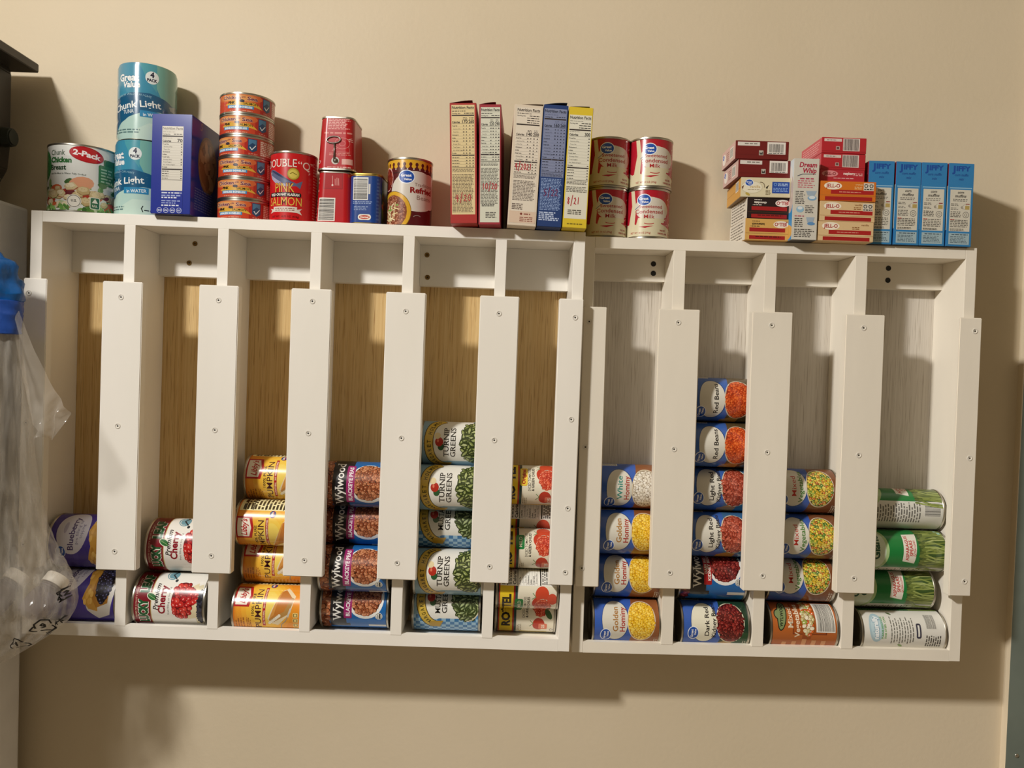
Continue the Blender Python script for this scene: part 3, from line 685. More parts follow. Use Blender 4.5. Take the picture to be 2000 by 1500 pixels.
OC = orangecan()

def column(t, xs, floor, cans):
    """cans: bottom to top (kind, y, spin, object name, label, category); each rests on the one below"""
    prev = None; z = None
    for (K, y, spin, nm, lab, cat, gp), x in zip(cans, xs):
        R = (K.tin.dimensions_r if hasattr(K.tin, 'dimensions_r') else None) or K_R[K]
        if prev is None: z = floor + R + .0003
        else:
            d = R + prev[1] + .0005; z = z + math.sqrt(d * d - (y - prev[0]) ** 2)
        prev = (y, R)
        X, Z = local(t, x, z)
        K.put(nm, lab, cat, X, y, Z, spin + math.degrees(math.atan2(-.218 - Z, 1.27)), True, gp)
K_R = {k: .0373 for k in (GH, WH, RB, LR, DR, MV, BP, DK, PK, TG, MG, OC)}
K_R.update({RM: .0325, RO_: .0325, CH: .0433, BB: .0438, AS: .034, WC: .034})
FLZ, FRZ = -.6600, -.6775
fd = 'food can'
column(TL, [.086, .0835], FLZ, [(BB, -.0665, 52, 'pie_filling_can', 'purple can turned to its pie picture, at the bottom of the leftmost column', fd, None),
                               (BB, -.052, 14, 'pie_filling_can', 'purple Blueberry pie filling can on top of the other purple can', fd, None)])
column(TL, [.2265, .2370], FLZ, [(CH, -.066, 0, 'pie_filling_can', 'dark red and white Cherry can at the bottom of its column, resting on the board', fd, None),
                               (CH, -.050, 0, 'pie_filling_can', 'dark red and white Cherry can stacked above its twin, half behind a slat', fd, None)])
column(TL, [.3830, .3870, .3835, .3865], FLZ, [(PK, -.0735, -4, 'pumpkin_can', 'orange PUMPKIN can fully open to view, bottom of the pumpkin column', fd, None),
    (PK, -.0445, 4, 'pumpkin_can', 'orange PUMPKIN can second from the bottom of the pumpkin column', fd, None),
    (PK, -.0735, -46, 'pumpkin_can', 'orange pumpkin can rolled so its pale nutrition panel shows on top', fd, None),
    (PK, -.0445, -8, 'pumpkin_can', 'topmost orange PUMPKIN can, its red and white logo at upper left', fd, None)])
column(TL, [.5157, .5180, .5150, .5190], FLZ, [(BP, -.0440, 14, 'bean_can', 'black and blue Blackeye Peas can on the bottom board, fully in view', fd, None),
    (BP, -.0742, 2, 'bean_can', 'brightly lit Blackeye Peas can second from the bottom', fd, None),
    (BP, -.0440, 4, 'bean_can', 'shaded Blackeye Peas can set back, second from the top', fd, None),
    (BP, -.0742, 0, 'bean_can', 'topmost Blackeye Peas can in its column', fd, None)])
column(TL, [.6660, .6690, .6660, .6680, .6700], FLZ, [(MG, -.0440, 24, 'greens_can', 'MUSTARD GREENS can with checked cloth print on the bottom board', fd, None),
    (TG, -.0745, 0, 'greens_can', 'TURNIP GREENS can directly above the bottom MUSTARD GREENS can', fd, None),
    (MG, -.0440, 28, 'greens_can', 'shaded MUSTARD GREENS can in the middle between turnip cans', fd, None),
    (TG, -.0745, 0, 'greens_can', 'TURNIP GREENS can second from the top, white label brightly lit', fd, None),
    (TG, -.0440, 4, 'greens_can', 'topmost TURNIP GREENS can, set back in its column', fd, None)])
column(TL, [.7960, .7960, .7950, .7955, .7960], FLZ, [(RM, -.0387, 8, 'tomato_can', 'diced tomato can with yellow RO lettering, lying on the bottom board', fd, None),
    (RM, -.0790, -72, 'tomato_can', 'tomato can showing white Nutrition panel, second from the bottom', fd, None),
    (RM, -.0790, 0, 'tomato_can', 'tomato can with green MILD badge, third from the bottom', fd, None),
    (RO_, -.0387, -100, 'tomato_can', 'tomato can set back with only its nutrition panel showing, second from the top', fd, None),
    (RO_, -.0790, 8, 'tomato_can', 'topmost diced tomato can with yellow Original badge', fd, None)])
column(TR, [.9545, .9560, .9555, .9565], FRZ, [(GH, -.0545, 0, 'hominy_can', 'bottom Golden Hominy can, fully in view on the board', fd, None),
    (GH, -.0435, 2, 'hominy_can', 'Golden Hominy can second from the bottom', fd, None),
    (GH, -.0545, 0, 'hominy_can', 'uppermost of the three Golden Hominy cans, under the white hominy', fd, None),
    (WH, -.0435, -8, 'hominy_can', 'White Hominy can on top of the hominy column', fd, None)])
column(TR, [1.0995, 1.0960, 1.1010, 1.1030, 1.1020, 1.1030], FRZ, [(DR, -.0545, 0, 'bean_can', 'Dark Red Kidney Beans can with large logo, on the bottom board', fd, None),
    (DK, -.0435, 30, 'bean_can', 'black, red and blue kidney bean can second from the bottom', fd, None),
    (LR, -.0545, 0, 'bean_can', 'lower of the two Light Red Kidney Beans cans', fd, None),
    (LR, -.0435, 4, 'bean_can', 'upper of the two Light Red Kidney Beans cans', fd, None),
    (RB, -.0545, 0, 'bean_can', 'lower of the two Red Beans cans', fd, None),
    (RB, -.0435, 2, 'bean_can', 'topmost Red Beans can, highest can in the right rack', fd, None)])
column(TR, [1.2445, 1.2420, 1.2440, 1.2420], FRZ, [(OC, -.0545, 6, 'vegetable_can', 'brown orange Mixed Vegetables can with barcode, on the bottom board', fd, None),
    (MV, -.0435, 12, 'vegetable_can', 'blue Mixed Vegetables can resting on the orange can', fd, None),
    (MV, -.0545, 0, 'vegetable_can', 'middle one of the three blue Mixed Vegetables cans', fd, None),
    (MV, -.0435, 10, 'vegetable_can', 'topmost blue Mixed Vegetables can', fd, None)])
column(TR, [1.4085, 1.3960, 1.4060, 1.4060], FRZ, [(WC, -.0570, 0, 'asparagus_can', 'can turned to its white back label, bottom of the rightmost column', fd, None),
    (AS, -.0410, 8, 'asparagus_can', 'green asparagus spears can second from the bottom, pushed to the left', fd, None),
    (AS, -.0570, 6, 'asparagus_can', 'green asparagus spears can third from the bottom, white strip along its top', fd, None),
    (AS, -.0410, 84, 'asparagus_can', 'topmost asparagus can with barcode strip along its lower side', fd, None)])

# ================================================================ FOOD STANDING ON TOP OF THE RACKS
ztop = lambda x: (-x * TL if x < .866 else -.0112 - x * TR) + .0004
# --- round cans that stand upright; heights and radii in mm
def stand(K, nm, lab, cat, x, y, h, spin=0, base_z=None, group=None, flip=False):
    z = (ztop(x) if base_z is None else base_z) + h / 2000
    return K.put(nm, lab, cat, x, y, z, spin, False, group, flip)
def A(P): return lambda dx, vv: (P.r * math.asin(max(-1, min(1, dx / P.r))), vv)

# chicken breast, two cans in one sleeve
PC = Round(50.6); HC = 107
def chicken():
    a = base(PC, HC, 'd8dad6')
    a.rect(-170, 34, 170, 54, 'e4e5e0'); a.ell(-66, 20, 22, 26, '2d7a3c'); a.ell(-66, 20, 20, 24, '3a8c48')
    a.rrect(38, 8, 90, 36, 3, '2c6a3a'); a.rrect(30, -6, 60, 26, 3, '3c7a48'); a.micro(34, -2, 58, 22, 5, 'a8c8a8', seed=5)
    rnd = random.Random(71)
    for k in range(120):
        u = rnd.uniform(-90, 100); v = rnd.uniform(-54, -2 - abs(u) * .1); 
        a.ell(u, v, rnd.uniform(4, 9), rnd.uniform(2, 5), rnd.choice(['5c8a44', '4a7636', '86a868', '9ab87c', '3c6430', 'b8c8a0']), 7, rnd.uniform(0, 180), .004)
    for u, v, r, c in [(-46, -34, 13, 'a83a2a'), (-14, -24, 12, '6a2028'), (24, -26, 15, 'c8512c'), (52, -40, 13, 'c04a2a'), (6, -8, 18, 'd89a78'), (44, -24, 8, '5c2028'), (-34, -18, 12, 'c8603a')]: a.ell(u, v, r, r * .6, c, 14, 10)
    for k in range(30):
        rr = random.Random(k); u = rr.uniform(-60, 74); v = -28 + 22 * (1 - abs(u) / 80) * rr.uniform(-1, 1) - 2; r = rr.uniform(6, 11); n_ = rr.choice((6, 7, 9))
        pts = [(u + r * rr.uniform(.7, 1.1) * math.cos(2 * PI * q / n_), v + r * .72 * rr.uniform(.7, 1.1) * math.sin(2 * PI * q / n_)) for q in range(n_)]
        a.poly([(p[0] + .5, p[1] - 1.2) for p in pts], rr.choice(['8c6a44', '7a5c3c', '9c4a34', '6c7a44'])); a.poly(pts, ['c9b588', 'd2c096', 'bda676'][k % 3]); a.poly([((p[0] - u) * .7 + u - .8, (p[1] - v) * .6 + v + 1.6) for p in pts], ['dccba2', 'e4d8b8', 'd2c096'][k % 3])
        if k % 4 == 0: a.ell(u + 9, v - 4, 5, 3, rr.choice(['a83a2a', '6a2028', 'c8603a']), 10, 20)
        for q in range(3): a.ell(u + rr.uniform(-5, 5), v + rr.uniform(-3, 3), .5, .4, '6c6a44', 5)
    for k in range(50):
        a.ell(rnd.uniform(-80, 90), rnd.uniform(-54, -42), rnd.uniform(3, 7), rnd.uniform(1.5, 3), rnd.choice(['6c9a4c', '86b060', '4f7c38']), 7, rnd.uniform(0, 180), .004)
    a.text('Chunk', -44, 35, 8, '6c7a6c', 26, .02, al='l'); a.text('Chicken', -44, 23.5, 8, '2c6a34', 36, .05, al='l'); a.text('Breast', -44, 12, 8, '2c4a30', 28, .03, al='l')
    a.text('with Rib Meat in Water, Fully Cooked', -44, 5, 2.6, '3c4a3c', 56, .02, al='l', res=1)
    a.ell(13, 38, 25, 12, 'a8141e', rot=-7); a.ell(13, 38, 23, 10.4, 'b81c26', rot=-7); a.text('2-Pack', 13, 34.6, 8, 'f2ecec', 40, .04, rot=-7)
    a.ell(-4, -36, 10.5, 10.5, 'e9e6dc'); a.ell(-4, -36, 9.4, 9.4, '3c3a36'); a.ell(-4, -36, 8.6, 8.6, 'e9e6dc'); a.text('U.S.', -4, -37, 3.6, '2c2a28', 8, .03)
    a.rrect(18, -46, 33, -27, 3, 'e6e4da'); a.rrect(19, -45, 32, -28, 2, '2f6a4c'); a.poly([(21, -36), (25.5, -29), (30, -36)], 'e6e4da'); a.text('U.S.', 25.5, -42, 3, 'e6e4da', 8, .03)
    return CanKind(PC, HC, a, edge=3.2, fin='foil')
stand(chicken(), 'chicken_can', 'wide Chunk Chicken Breast can with red 2-Pack oval, at far left on the rack', 'food can', .0502, -.0580, HC, 19)

# tuna, four flat cans shrink-wrapped into one tall pack
PT = Round(44.2); HT = 121
def tuna():
    a = base(PT, HT, '3d8fae')
    a.poly([(14, 62), (139, 62), (139, 6), (40, 2), (26, 30)], '79b3a8'); a.poly([(2, 62), (30, 62), (30, 16), (16, 34)], '4f9fae'); a.rect(-139, 28, 20, 46, '4796b6') if False else None
    a.poly([(-139, -62), (139, -62), (139, -8), (70, -8), (36, -12), (0, -20), (-26, -34), (-44, -54), (-139, -56)], 'b4d3cb')
    a.poly([(-8, -62), (60, -62), (52, -34), (20, -34), (0, -46)], 'c4dcd0')
    a.poly([(-62, -6), (-40, 4), (-10, 12), (20, 13), (44, 8), (70, -2), (90, -14), (80, -18), (60, -16), (36, -14), (10, -18), (-14, -27), (-32, -38), (-48, -54), (-62, -54)], '1b5a80')
    a.text('Great', -14, 31, 10.5, 'eef2f2', 36, .04, halo='1f6f96', halow=.04); a.text('Value', -9, 20.5, 9.5, 'eef2f2', 30, .04, halo='1f6f96', halow=.04)
    a.ell(23, 38, 10, 10, 'e4ebea'); a.text('4', 23, 38.5, 8, '1b1f3c', 6, .05); a.text('PACK', 23, 32, 4.2, '1b1f3c', 15, .05)
    a.text('PREMIUM WILD CAUGHT', -8, 4, 3.4, '9cc4d2', 62, .0, bend=4, rot=2, res=1)
    a.text('Chunk Light', -2, -13, 10.5, 'eef2f0', 80, .02, serif=True, rot=7, bend=2, res=3)
    a.text('TUNA', -12, -20.5, 6.2, 'dfe9ea', 18, .01, rot=6); a.rrect(6, -25, 44, -15, 1, '2f86b4'); a.text('in WATER', 26, -23, 5, 'e6eef0', 30, .02, rot=3)
    a.micro(-40, -52, 8, -44, 2, '5c7c7c', .1, 3, .32)
    a.poly([(52, 0), (70, 4), (78, -2), (70, -8), (54, -6)], '9cb0b4')
    a.line([(36, -44), (34, -48), (36, -53)], 1.4, '1c2428'); a.micro(38, -52, 50, -49, 1, '2c3438')
    return a
def waist(v):
    q = (v + 60.5) % 30.25; e = min(q, 30.25 - q)
    return -1.1 * max(0, 1 - e / 7.0) ** 2 - (.9 if abs(v) > 57 else 0)
def four(K_, nm, lab, x, y, z, spin):
    """the four tins inside and the printed film round them"""
    r = root(nm, lab, 'food can pack'); r.location = (x, y, z); r.rotation_euler = (0, 0, math.radians(spin))
    for k in range(4):
        c = link('can_body', TUNATIN, r); c.location = (0, 0, (15.1 + 30.25 * k) / 1000)
    s = link('printed_film', K_, r); s.location = (0, 0, HT / 2000)
    return r
TUNATIN = tin_mesh(Round(41.6), 30.0, TIN)
INK = 'foil'; TF = wrap(tuna(), PT, HT, .6, waist=waist)
four(TF, 'tuna_pack', 'blue 4 Pack Chunk Light tuna stack, lower one standing on the rack', .1458, -.0500, ztop(.145), -24)
four(TF, 'tuna_pack', 'blue 4 Pack Chunk Light tuna stack, upper one with bright glare stripe', .1478, -.0500, ztop(.145) + .1216, 3)

# flat salmon tins
PS = Round(42.1); HS = 33.2
def salmon():
    a = base(PS, HS, 'c23e24')
    a.rect(-134, 6, 134, 17, 'c25a30'); a.rect(30, -17, 56, 17, 'b02a22'); a.rect(-64, -17, 30, 17, 'c8452a')
    for k, c in enumerate(['cf6436', 'd68048', 'dc9a58']): a.ell(-6, 9 - k, 40 - k * 8, 9 - k * 2, c, 24)
    a.poly([(-27, -3), (-12, 3.5), (0, 1), (22, 2), (31, -4), (34, -7), (22, -4.6), (-22, -4.6)], 'd8a83c')
    a.text('Chicken', -16, 5.5, 5.2, '6c2440', 32, .03, halo='e6cdb8', halow=.03); a.text('of the', 4.5, 8.0, 2.6, '6c2440', 6, .03, rot=12); a.text('Sea', 18, 5.2, 5.2, '6c2440', 16, .03, halo='e6cdb8', halow=.03)
    a.ell(2, 3, 4.0, 2.2, '3c3440'); a.text('PINK', -15, -1.6, 3.6, '241c10', 12, .06, slant=.1); a.text('SALMON', 15, -2.4, 3.6, '241c10', 22, .06)
    a.rect(-22, -8.6, 20, -3.8, '3a8cc0'); a.text('SKINLESS BONELESS', -1, -7.7, 2.8, 'eaf0f2', 38, .05, res=1)
    a.micro(-18, -13.5, 18, -11, 1, 'e09a7c', 0, 4)
    a.poly([(35, 12), (49, 12), (49, -5), (42, -9), (35, -5)], '26466c'); a.poly([(36, 11), (48, 11), (48, 3), (42, 6), (36, 1)], '4c7ca0'); a.line([(38, -1), (41, -5), (47, 2)], 1.3, 'e4ebee')
    a.micro(36, -15, 50, -10, 2, 'd8907a', 0, 4); a.rect(54, -13, 92, 12, 'b8584a'); a.micro(55, -12, 91, 11, 8, 'e6cfc0', .1, 6, .42)
    return CanKind(PS, HS, a, edge=3.0)
SM = salmon()
zz = ztop(.312)
for k, (dx, sp, wh) in enumerate([(.0000, -14, 'lowest tin of the salmon stack, standing on the rack'), (-.0002, -5, 'second tin from the bottom of the salmon stack'), (.0002, -6, 'third tin from the bottom of the salmon stack'),
        (.0008, -27, 'fourth salmon tin up, turned so its blue badge faces front'), (.0008, -6, 'fifth salmon tin up, just under the top one'), (.0006, 4, 'topmost flat salmon tin of the stack of six')]):
    stand(SM, 'salmon_tin', wh, 'food can', .3122 + dx, -.0550, HS, sp, zz + k * .0335, 'stack of six flat salmon tins')

# red salmon can
PD = Round(36.8); HD = 112
def dq():
    a = base(PD, HD, 'c4161c')
    a.text('DOUBLE', -15, 31, 12.5, 'ecdcd2', 58, .0, serif=True, res=3, halo='7c0c10', halow=.02); a.text('“Q”', 30, 29, 12, 'ecdcd2', 28, .0, serif=True, res=3)
    f = [(-37, 24), (-33, 28), (-24, 26), (-10, 18), (4, 9), (14, 5), (20, 8), (24, 10), (22, 4), (20, -3), (14, 1), (6, 0), (-8, 0), (-22, 6), (-32, 15)]
    a.poly(f, '5c6484'); a.poly([(-35, 21), (-22, 13), (-8, 5), (6, 2), (8, 0), (-8, 0), (-22, 6), (-31, 13)], 'a8a4bc'); a.poly([(-33, 27), (-22, 24), (-6, 15), (10, 6), (-6, 12), (-24, 21)], '333c5c'); a.ell(-33, 22, 1.6, 1.6, 'e4dfd0'); a.ell(-33, 22, .8, .8, '1c1c24')
    a.ell(9, 20, 9.6, 9.6, '7c6c1c'); a.ell(9, 20, 8.8, 8.8, 'b8a43c'); a.ell(9, 20, 6.6, 6.6, 'd0be58'); a.line([(4, 20), (8, 22), (14, 19)], 1.2, '7c6c1c')
    a.text('PINK', -5, -9, 14.5, 'dfb84a', 32, .0, halo='7c0c10', halow=.035); a.rrect(-34, -16.5, 22, -9.5, 2.5, '151214'); a.text('WILD CAUGHT ALASKAN', -6, -14.8, 4, 'ece6de', 50, .04, res=1)
    a.text('SALMON', -5, -30, 13, 'dfb84a', 56, .0, halo='7c0c10', halow=.035)
    a.poly([(-32, -42), (-28, -38), (-32, -34), (-24, -36), (-24, -32), (16, -32), (16, -36), (24, -34), (20, -38), (24, -44), (16, -41), (-24, -40)], 'ddd2c6'); a.micro(-20, -39, 12, -33.6, 2, '8c5a50', 0, 4)
    a.text('NET WT. 14.75 OZ. (418g)', -4, -49, 3, '7c0c10', 46, .03, res=1); a.poly([(-50, -2), (-42, -2), (-42, -14), (-50, -14)], '8c1014'); a.micro(44, -48, 96, 44, 20, 'd88a80', seed=7)
    return CanKind(PD, HD, a)
stand(dq(), 'salmon_can', 'tall red PINK SALMON can with a fish picture, beside the stack of flat tins', 'food can', .3922, -.0600, HD, 0)

# tapered corned beef tins
PB = RRect(56, 74, 13); HB = 86
def beef(kind):
    a = base(PB, HB, 'b3161d')
    if kind == 'key':
        a.micro(-14, 22, 26, 40, 7, 'e4a8a0', .35, 3, .34); a.micro(-20, 14, 26, 19, 1, 'd88a80', 0, 9)
        a.arc(10, 0, 12, 9, 0, 360, .7, 'd8807a'); a.arc(10, 0, 5, 4, 0, 360, .6, 'd8807a'); a.line([(18, 6), (26, 9)], .5, 'e0a8a0'); a.line([(2, -8), (-6, -12)], .5, 'e0a8a0'); a.line([(20, -4), (22, -14), (2, -14)], .6, 'd8807a')
        a.micro(20, 2, 28, 8, 2, 'e4b0a8', 0, 2); a.rect(10, -34, 27, -25, 'd9a69c'); a.micro(-10, -20, 24, -15, 2, 'd88a80', .1, 5); a.micro(-12, -40, 24, -37, 1, 'e4b0a8', 0, 6)
        a.ell(0, -28, 6, 6, 'c9c4bc'); a.rect(-60, -40, -30, 38, 'a01218'); recycle(a, -26, -30, 3, 'e4c8c0', .6)
    else:
        a.rect(-18, 14, 14, 40, '8c1218'); a.rect(-17, 15, 13, 39, 'a8171d')
        for k, (x, h_) in enumerate([(-3, 15), (1.5, 10), (4.5, 12), (7.5, 11)]): a.line([(x, 20), (x - .5, 20 + h_)], .8, 'e0a8a0')
        a.ell(-3, 20, 1.6, 1.6, 'e8d4cc'); a.micro(-36, 8, -26, 34, 4, 'd88a80', seed=3)
        a.barcode(-23, -36, 1, -2, 17, 'e8e4dc', '201c1c', vertical=True, pad=1.6)
        a.ell(38, -6, 7, 16, 'b8a23c'); a.ell(39, -14, 5, 12, '3c5a2c'); a.ell(37, 18, 4, 7, 'c9b04a'); a.micro(-34, -34, -27, -2, 6, 'd88a80', seed=2)
        a.line([(-30, -18), (-24, -18)], .5, 'e0b8b0')
    return CanKind(PB, HB, a, taper=-.13, edge=3.2)
kb = beef('key'); bl = beef('bar')
o = stand(bl, 'corned_beef_tin', 'lower tapered red tin with a barcode, standing on the rack', 'food can', .4640, -.0500, HB, 0)
o = stand(kb, 'corned_beef_tin', 'upper tapered red tin with an opening key on its side', 'food can', .4665, -.0500, HB, -2, ztop(.466) + HB / 1000 + .0004)
# the key: wire bow, shank and slotted tip
B = bmesh.new()
def tube(B, pts, r, n=8, closed=False):
    P_ = [Vector(p) for p in pts]; rings = []; N_ = len(P_)
    for i, p in enumerate(P_):
        a = P_[(i - 1) % N_] if (closed or i) else p; b = P_[(i + 1) % N_] if (closed or i < N_ - 1) else p
        t = (b - a).normalized(); s_ = t.cross(Vector((0, 1, 0)));
        if s_.length < .1: s_ = t.cross(Vector((1, 0, 0)))
        s_.normalize(); q = t.cross(s_)
        rr = r[i] if isinstance(r, (list, tuple)) else r
        rings.append([B.verts.new(p + (s_ * math.cos(2 * PI * k / n) + q * math.sin(2 * PI * k / n)) * rr) for k in range(n)])
    prs = list(zip(rings, rings[1:])) + ([(rings[-1], rings[0])] if closed else [])
    for a, b in prs:
        for k in range(n): B.faces.new((a[k], a[(k + 1) % n], b[(k + 1) % n], b[k]))
    if not closed: B.faces.new(list(reversed(rings[0]))); B.faces.new(rings[-1])
yk = -.0392
tube(B, [(.0095 * math.cos(q * PI / 12) * (1.15 if abs(math.cos(q * PI / 12)) > .5 else 1), yk, .0055 * math.sin(q * PI / 12)) for q in range(24)], .00125, 8, True)
tube(B, [(.0012, yk, -.0055), (.0009, yk, -.016), (-.0002, yk + .0004, -.034)], [.0016, .0013, .0018])
bm_box(B, -.0012, yk - .0012, -.036, .0050, yk + .0008, -.031)
key = link('opening_key', mesh_of(B, 'opening_key', [mat('steel_wire', '8a8580', .28, 1.0)], True), o); key.location = (-.0035, .0012, .002); key.rotation_euler = (math.radians(-4.6), math.radians(-4), 0); key['label'] = 'grey metal opening key'

# blue luncheon meat tin
PH = RRect(50, 84, 14); HH = 82
def lunch():
    a = base(PH, HH, '1a3f86')
    a.barcode(-17, 0, 5, 33, 19, 'e4e2dc', '201c1c', vertical=True, pad=1.4); a.micro(7, 0, 10, 32, 1, 'c9c8c4')
    a.micro(-18, -8, 14, -3, 2, '8ca0c8', .1, 4); a.micro(-16, -18, 12, -11, 3, '8ca0c8', .3, 5)
    a.rrect(-9, -33, 12, -24, 4, 'e4dfd4'); a.ell(1.5, -28.5, 8.6, 3.2, 'b53a1e'); a.text('Hormel', 1.5, -30, 3.2, 'f0e8dc', 13, .03)
    a.micro(20, -34, 26, 34, 12, '3c5c98', seed=2); a.poly([(34, -40), (60, -40), (60, 40), (34, 30)], '2c3c20'); a.heap(46, -4, 12, 20, 4, ['7c3c2c', '5a6a34', 'a85a3c'], '3c2a1c', 1.3, seed=5)
    return CanKind(PH, HH, a, metal=GOLDTIN, edge=4.2)
stand(lunch(), 'meat_tin', 'small navy blue oblong tin with gold rim and white barcode', 'food can', .5165, -.0530, HH, -4)

# refried beans
PR = Round(36.0); HR = 110
def refried():
    a = base(PR, HR, '521418')
    a.rect(-114, 41, 114, 55, 'd8a62c')
    for k in range(24): u = -110 + k * 10; a.ell(u, 41, 3.4, 3.2, 'd8a62c', 14); a.ell(u + 5, 44, 2.6, 3.2, '521418', 14)
    for k in range(24): a.ell(-110 + k * 10, 36.6, 1.2, 1.2, 'd8c8b8', 8)
    a.rect(-114, 30, 114, 32, '3c0c10')
    a.ell(-38, 22, 13, 19, 'd8a8a0'); a.heap(-38, 22, 11.5, 17, 2.2, ['7a2c20', '8c3a2a', '6c2018'], '4c120c', 1.4, seed=3)
    a.ell(16, 2, 44, 32, 'd4cdc2', 36); a.ell(40, 4, 34, 28, 'd4cdc2', 30)
    a.heap(-24, -34, 28, 27, 2.2, ['9c5a3c', '8c4a30', 'ac6c4c', '7c3e28'], '6a3420', 1.3, seed=8) if False else None
    a.ell(-25, -31, 33, 33, '8c6c1c', 36); a.ell(-25, -31, 32, 32, 'd8a62c', 36); a.ell(-25, -31, 26, 26.5, '8c5238', 36); a.heap(-25, -31, 25, 26, 2.3, ['a0644a', '8c4c34', 'b0765a', '7c3e28'], '8a4c34', 1.3, seed=9, dark='64301c', bright='c89474')
    rnd = random.Random(6)
    for k in range(22):
        u, v, q = -25 + rnd.uniform(-12, 10), -30 + rnd.uniform(-15, 14), rnd.uniform(0, PI); a.line([(u - 5 * math.cos(q), v - 5 * math.sin(q)), (u + 5 * math.cos(q), v + 5 * math.sin(q))], 1.6, rnd.choice(['e8dcb4', 'dccb98']))
    for k in range(5): a.ell(-25 + rnd.uniform(-10, 10), -28 + rnd.uniform(-9, 9), 2.4, 1.8, '7c9c4c', 10)
    gv(a, -1, 24, 12)
    a.text('Traditional', 30, 10, 5.6, '8c7468', 36, .0); a.text('Refried', 26, -.5, 8.6, '8c1c1c', 42, .04, res=3); a.text('Beans', 30, -11, 7, '8c7468', 28, .0)
    a.arc(18, -46, 10, 10, 60, 130, 1, 'a89890'); a.rect(58, -50, 100, 40, 'b89a2c')
    return CanKind(PR, HR, a)
stand(refried(), 'beans_can', 'dark brown Refried Beans can with yellow scalloped top band', 'food can', .5812, -.0590, HR, 0)

# condensed milk
PM = Round(35.2); HM = 80.5
def milk():
    a = base(PM, HM, 'b01a2c')
    a.poly([(-56, -41), (56, -41), (56, -16), (46, -12), (32, -16), (20, -14), (8, -20), (-6, -24), (-16, -22), (-26, -16), (-40, -18), (-56, -10)], 'd8cfae')
    a.poly([(-34, 42), (-27, 42), (-22, 10), (-24, -18), (-36, -18), (-30, 12)], 'd8cfae')
    a.ell(6, 6, 29, 19, 'd8cfc0', 36); a.ell(0, 10, 24, 16, 'd8cfc0', 30); a.poly([(-18, -8), (28, -8), (40, -18), (-22, -22)], 'd8cfae')
    a.arc(0, -15.5, 8, 2.0, 200, 340, 1.2, 'b01a2c', 8); a.poly([(20, -16), (26, -10), (44, -14), (56, -20), (56, -26), (40, -22)], 'b01a2c')
    rnd = random.Random(9)
    for k in range(34): a.ell(rnd.uniform(30, 54), rnd.uniform(-22, 26), rnd.uniform(.5, 1.3), rnd.uniform(.5, 1.3), 'd8b8a8', 8, d=.001)
    a.ell(24, -12, 3, 2.6, 'd8cfae')
    gv(a, -9, 21, 10.5)
    a.line([(-24, 6), (-12, 15)], .8, '26457f')
    a.text('Sweetened', 2, 8, 5.4, 'a82c2c', 38, .01, res=3); a.text('Condensed', 0, -.4, 6.2, 'a82c2c', 46, .012, res=3); a.text('Milk', 0, -8.6, 6.2, 'a82c2c', 17, .012, res=3)
    a.text('NET WT 14 OZ (396g)', -14, -33, 3, 'b0584a', 34, .02, res=1); a.text('RECIPE', 25, -28, 2.7, 'a82c2c', 12, .02, res=1); a.text('UNDER LABEL', 25, -33, 2.7, 'a82c2c', 21, .02, res=1)
    a.ell(43, -31, 4.4, 4.4, 'a82c2c'); a.ell(43, -31, 3.4, 3.4, 'd8cfae'); a.ell(43, -31, 2, 2, 'a82c2c'); a.micro(54, -38, 100, 36, 18, 'd8b8a8', seed=3)
    return CanKind(PM, HM, a)
MK = milk()
for x, y, lev, sp, wh in [(.9040, -.0510, 0, 6, 'bottom left condensed milk can, half hidden by the yellow and white box'), (.9722, -.0550, 0, -5, 'bottom right condensed milk can'),
        (.9052, -.0510, 1, 4, 'top left condensed milk can, beside the yellow and white box'), (.9742, -.0550, 1, 2, 'top right condensed milk can with glare on it')]:
    stand(MK, 'milk_can', 'red and cream ' + wh, 'food can', x, y, HM, sp, ztop(x) + lev * .0810, 'four condensed milk cans')

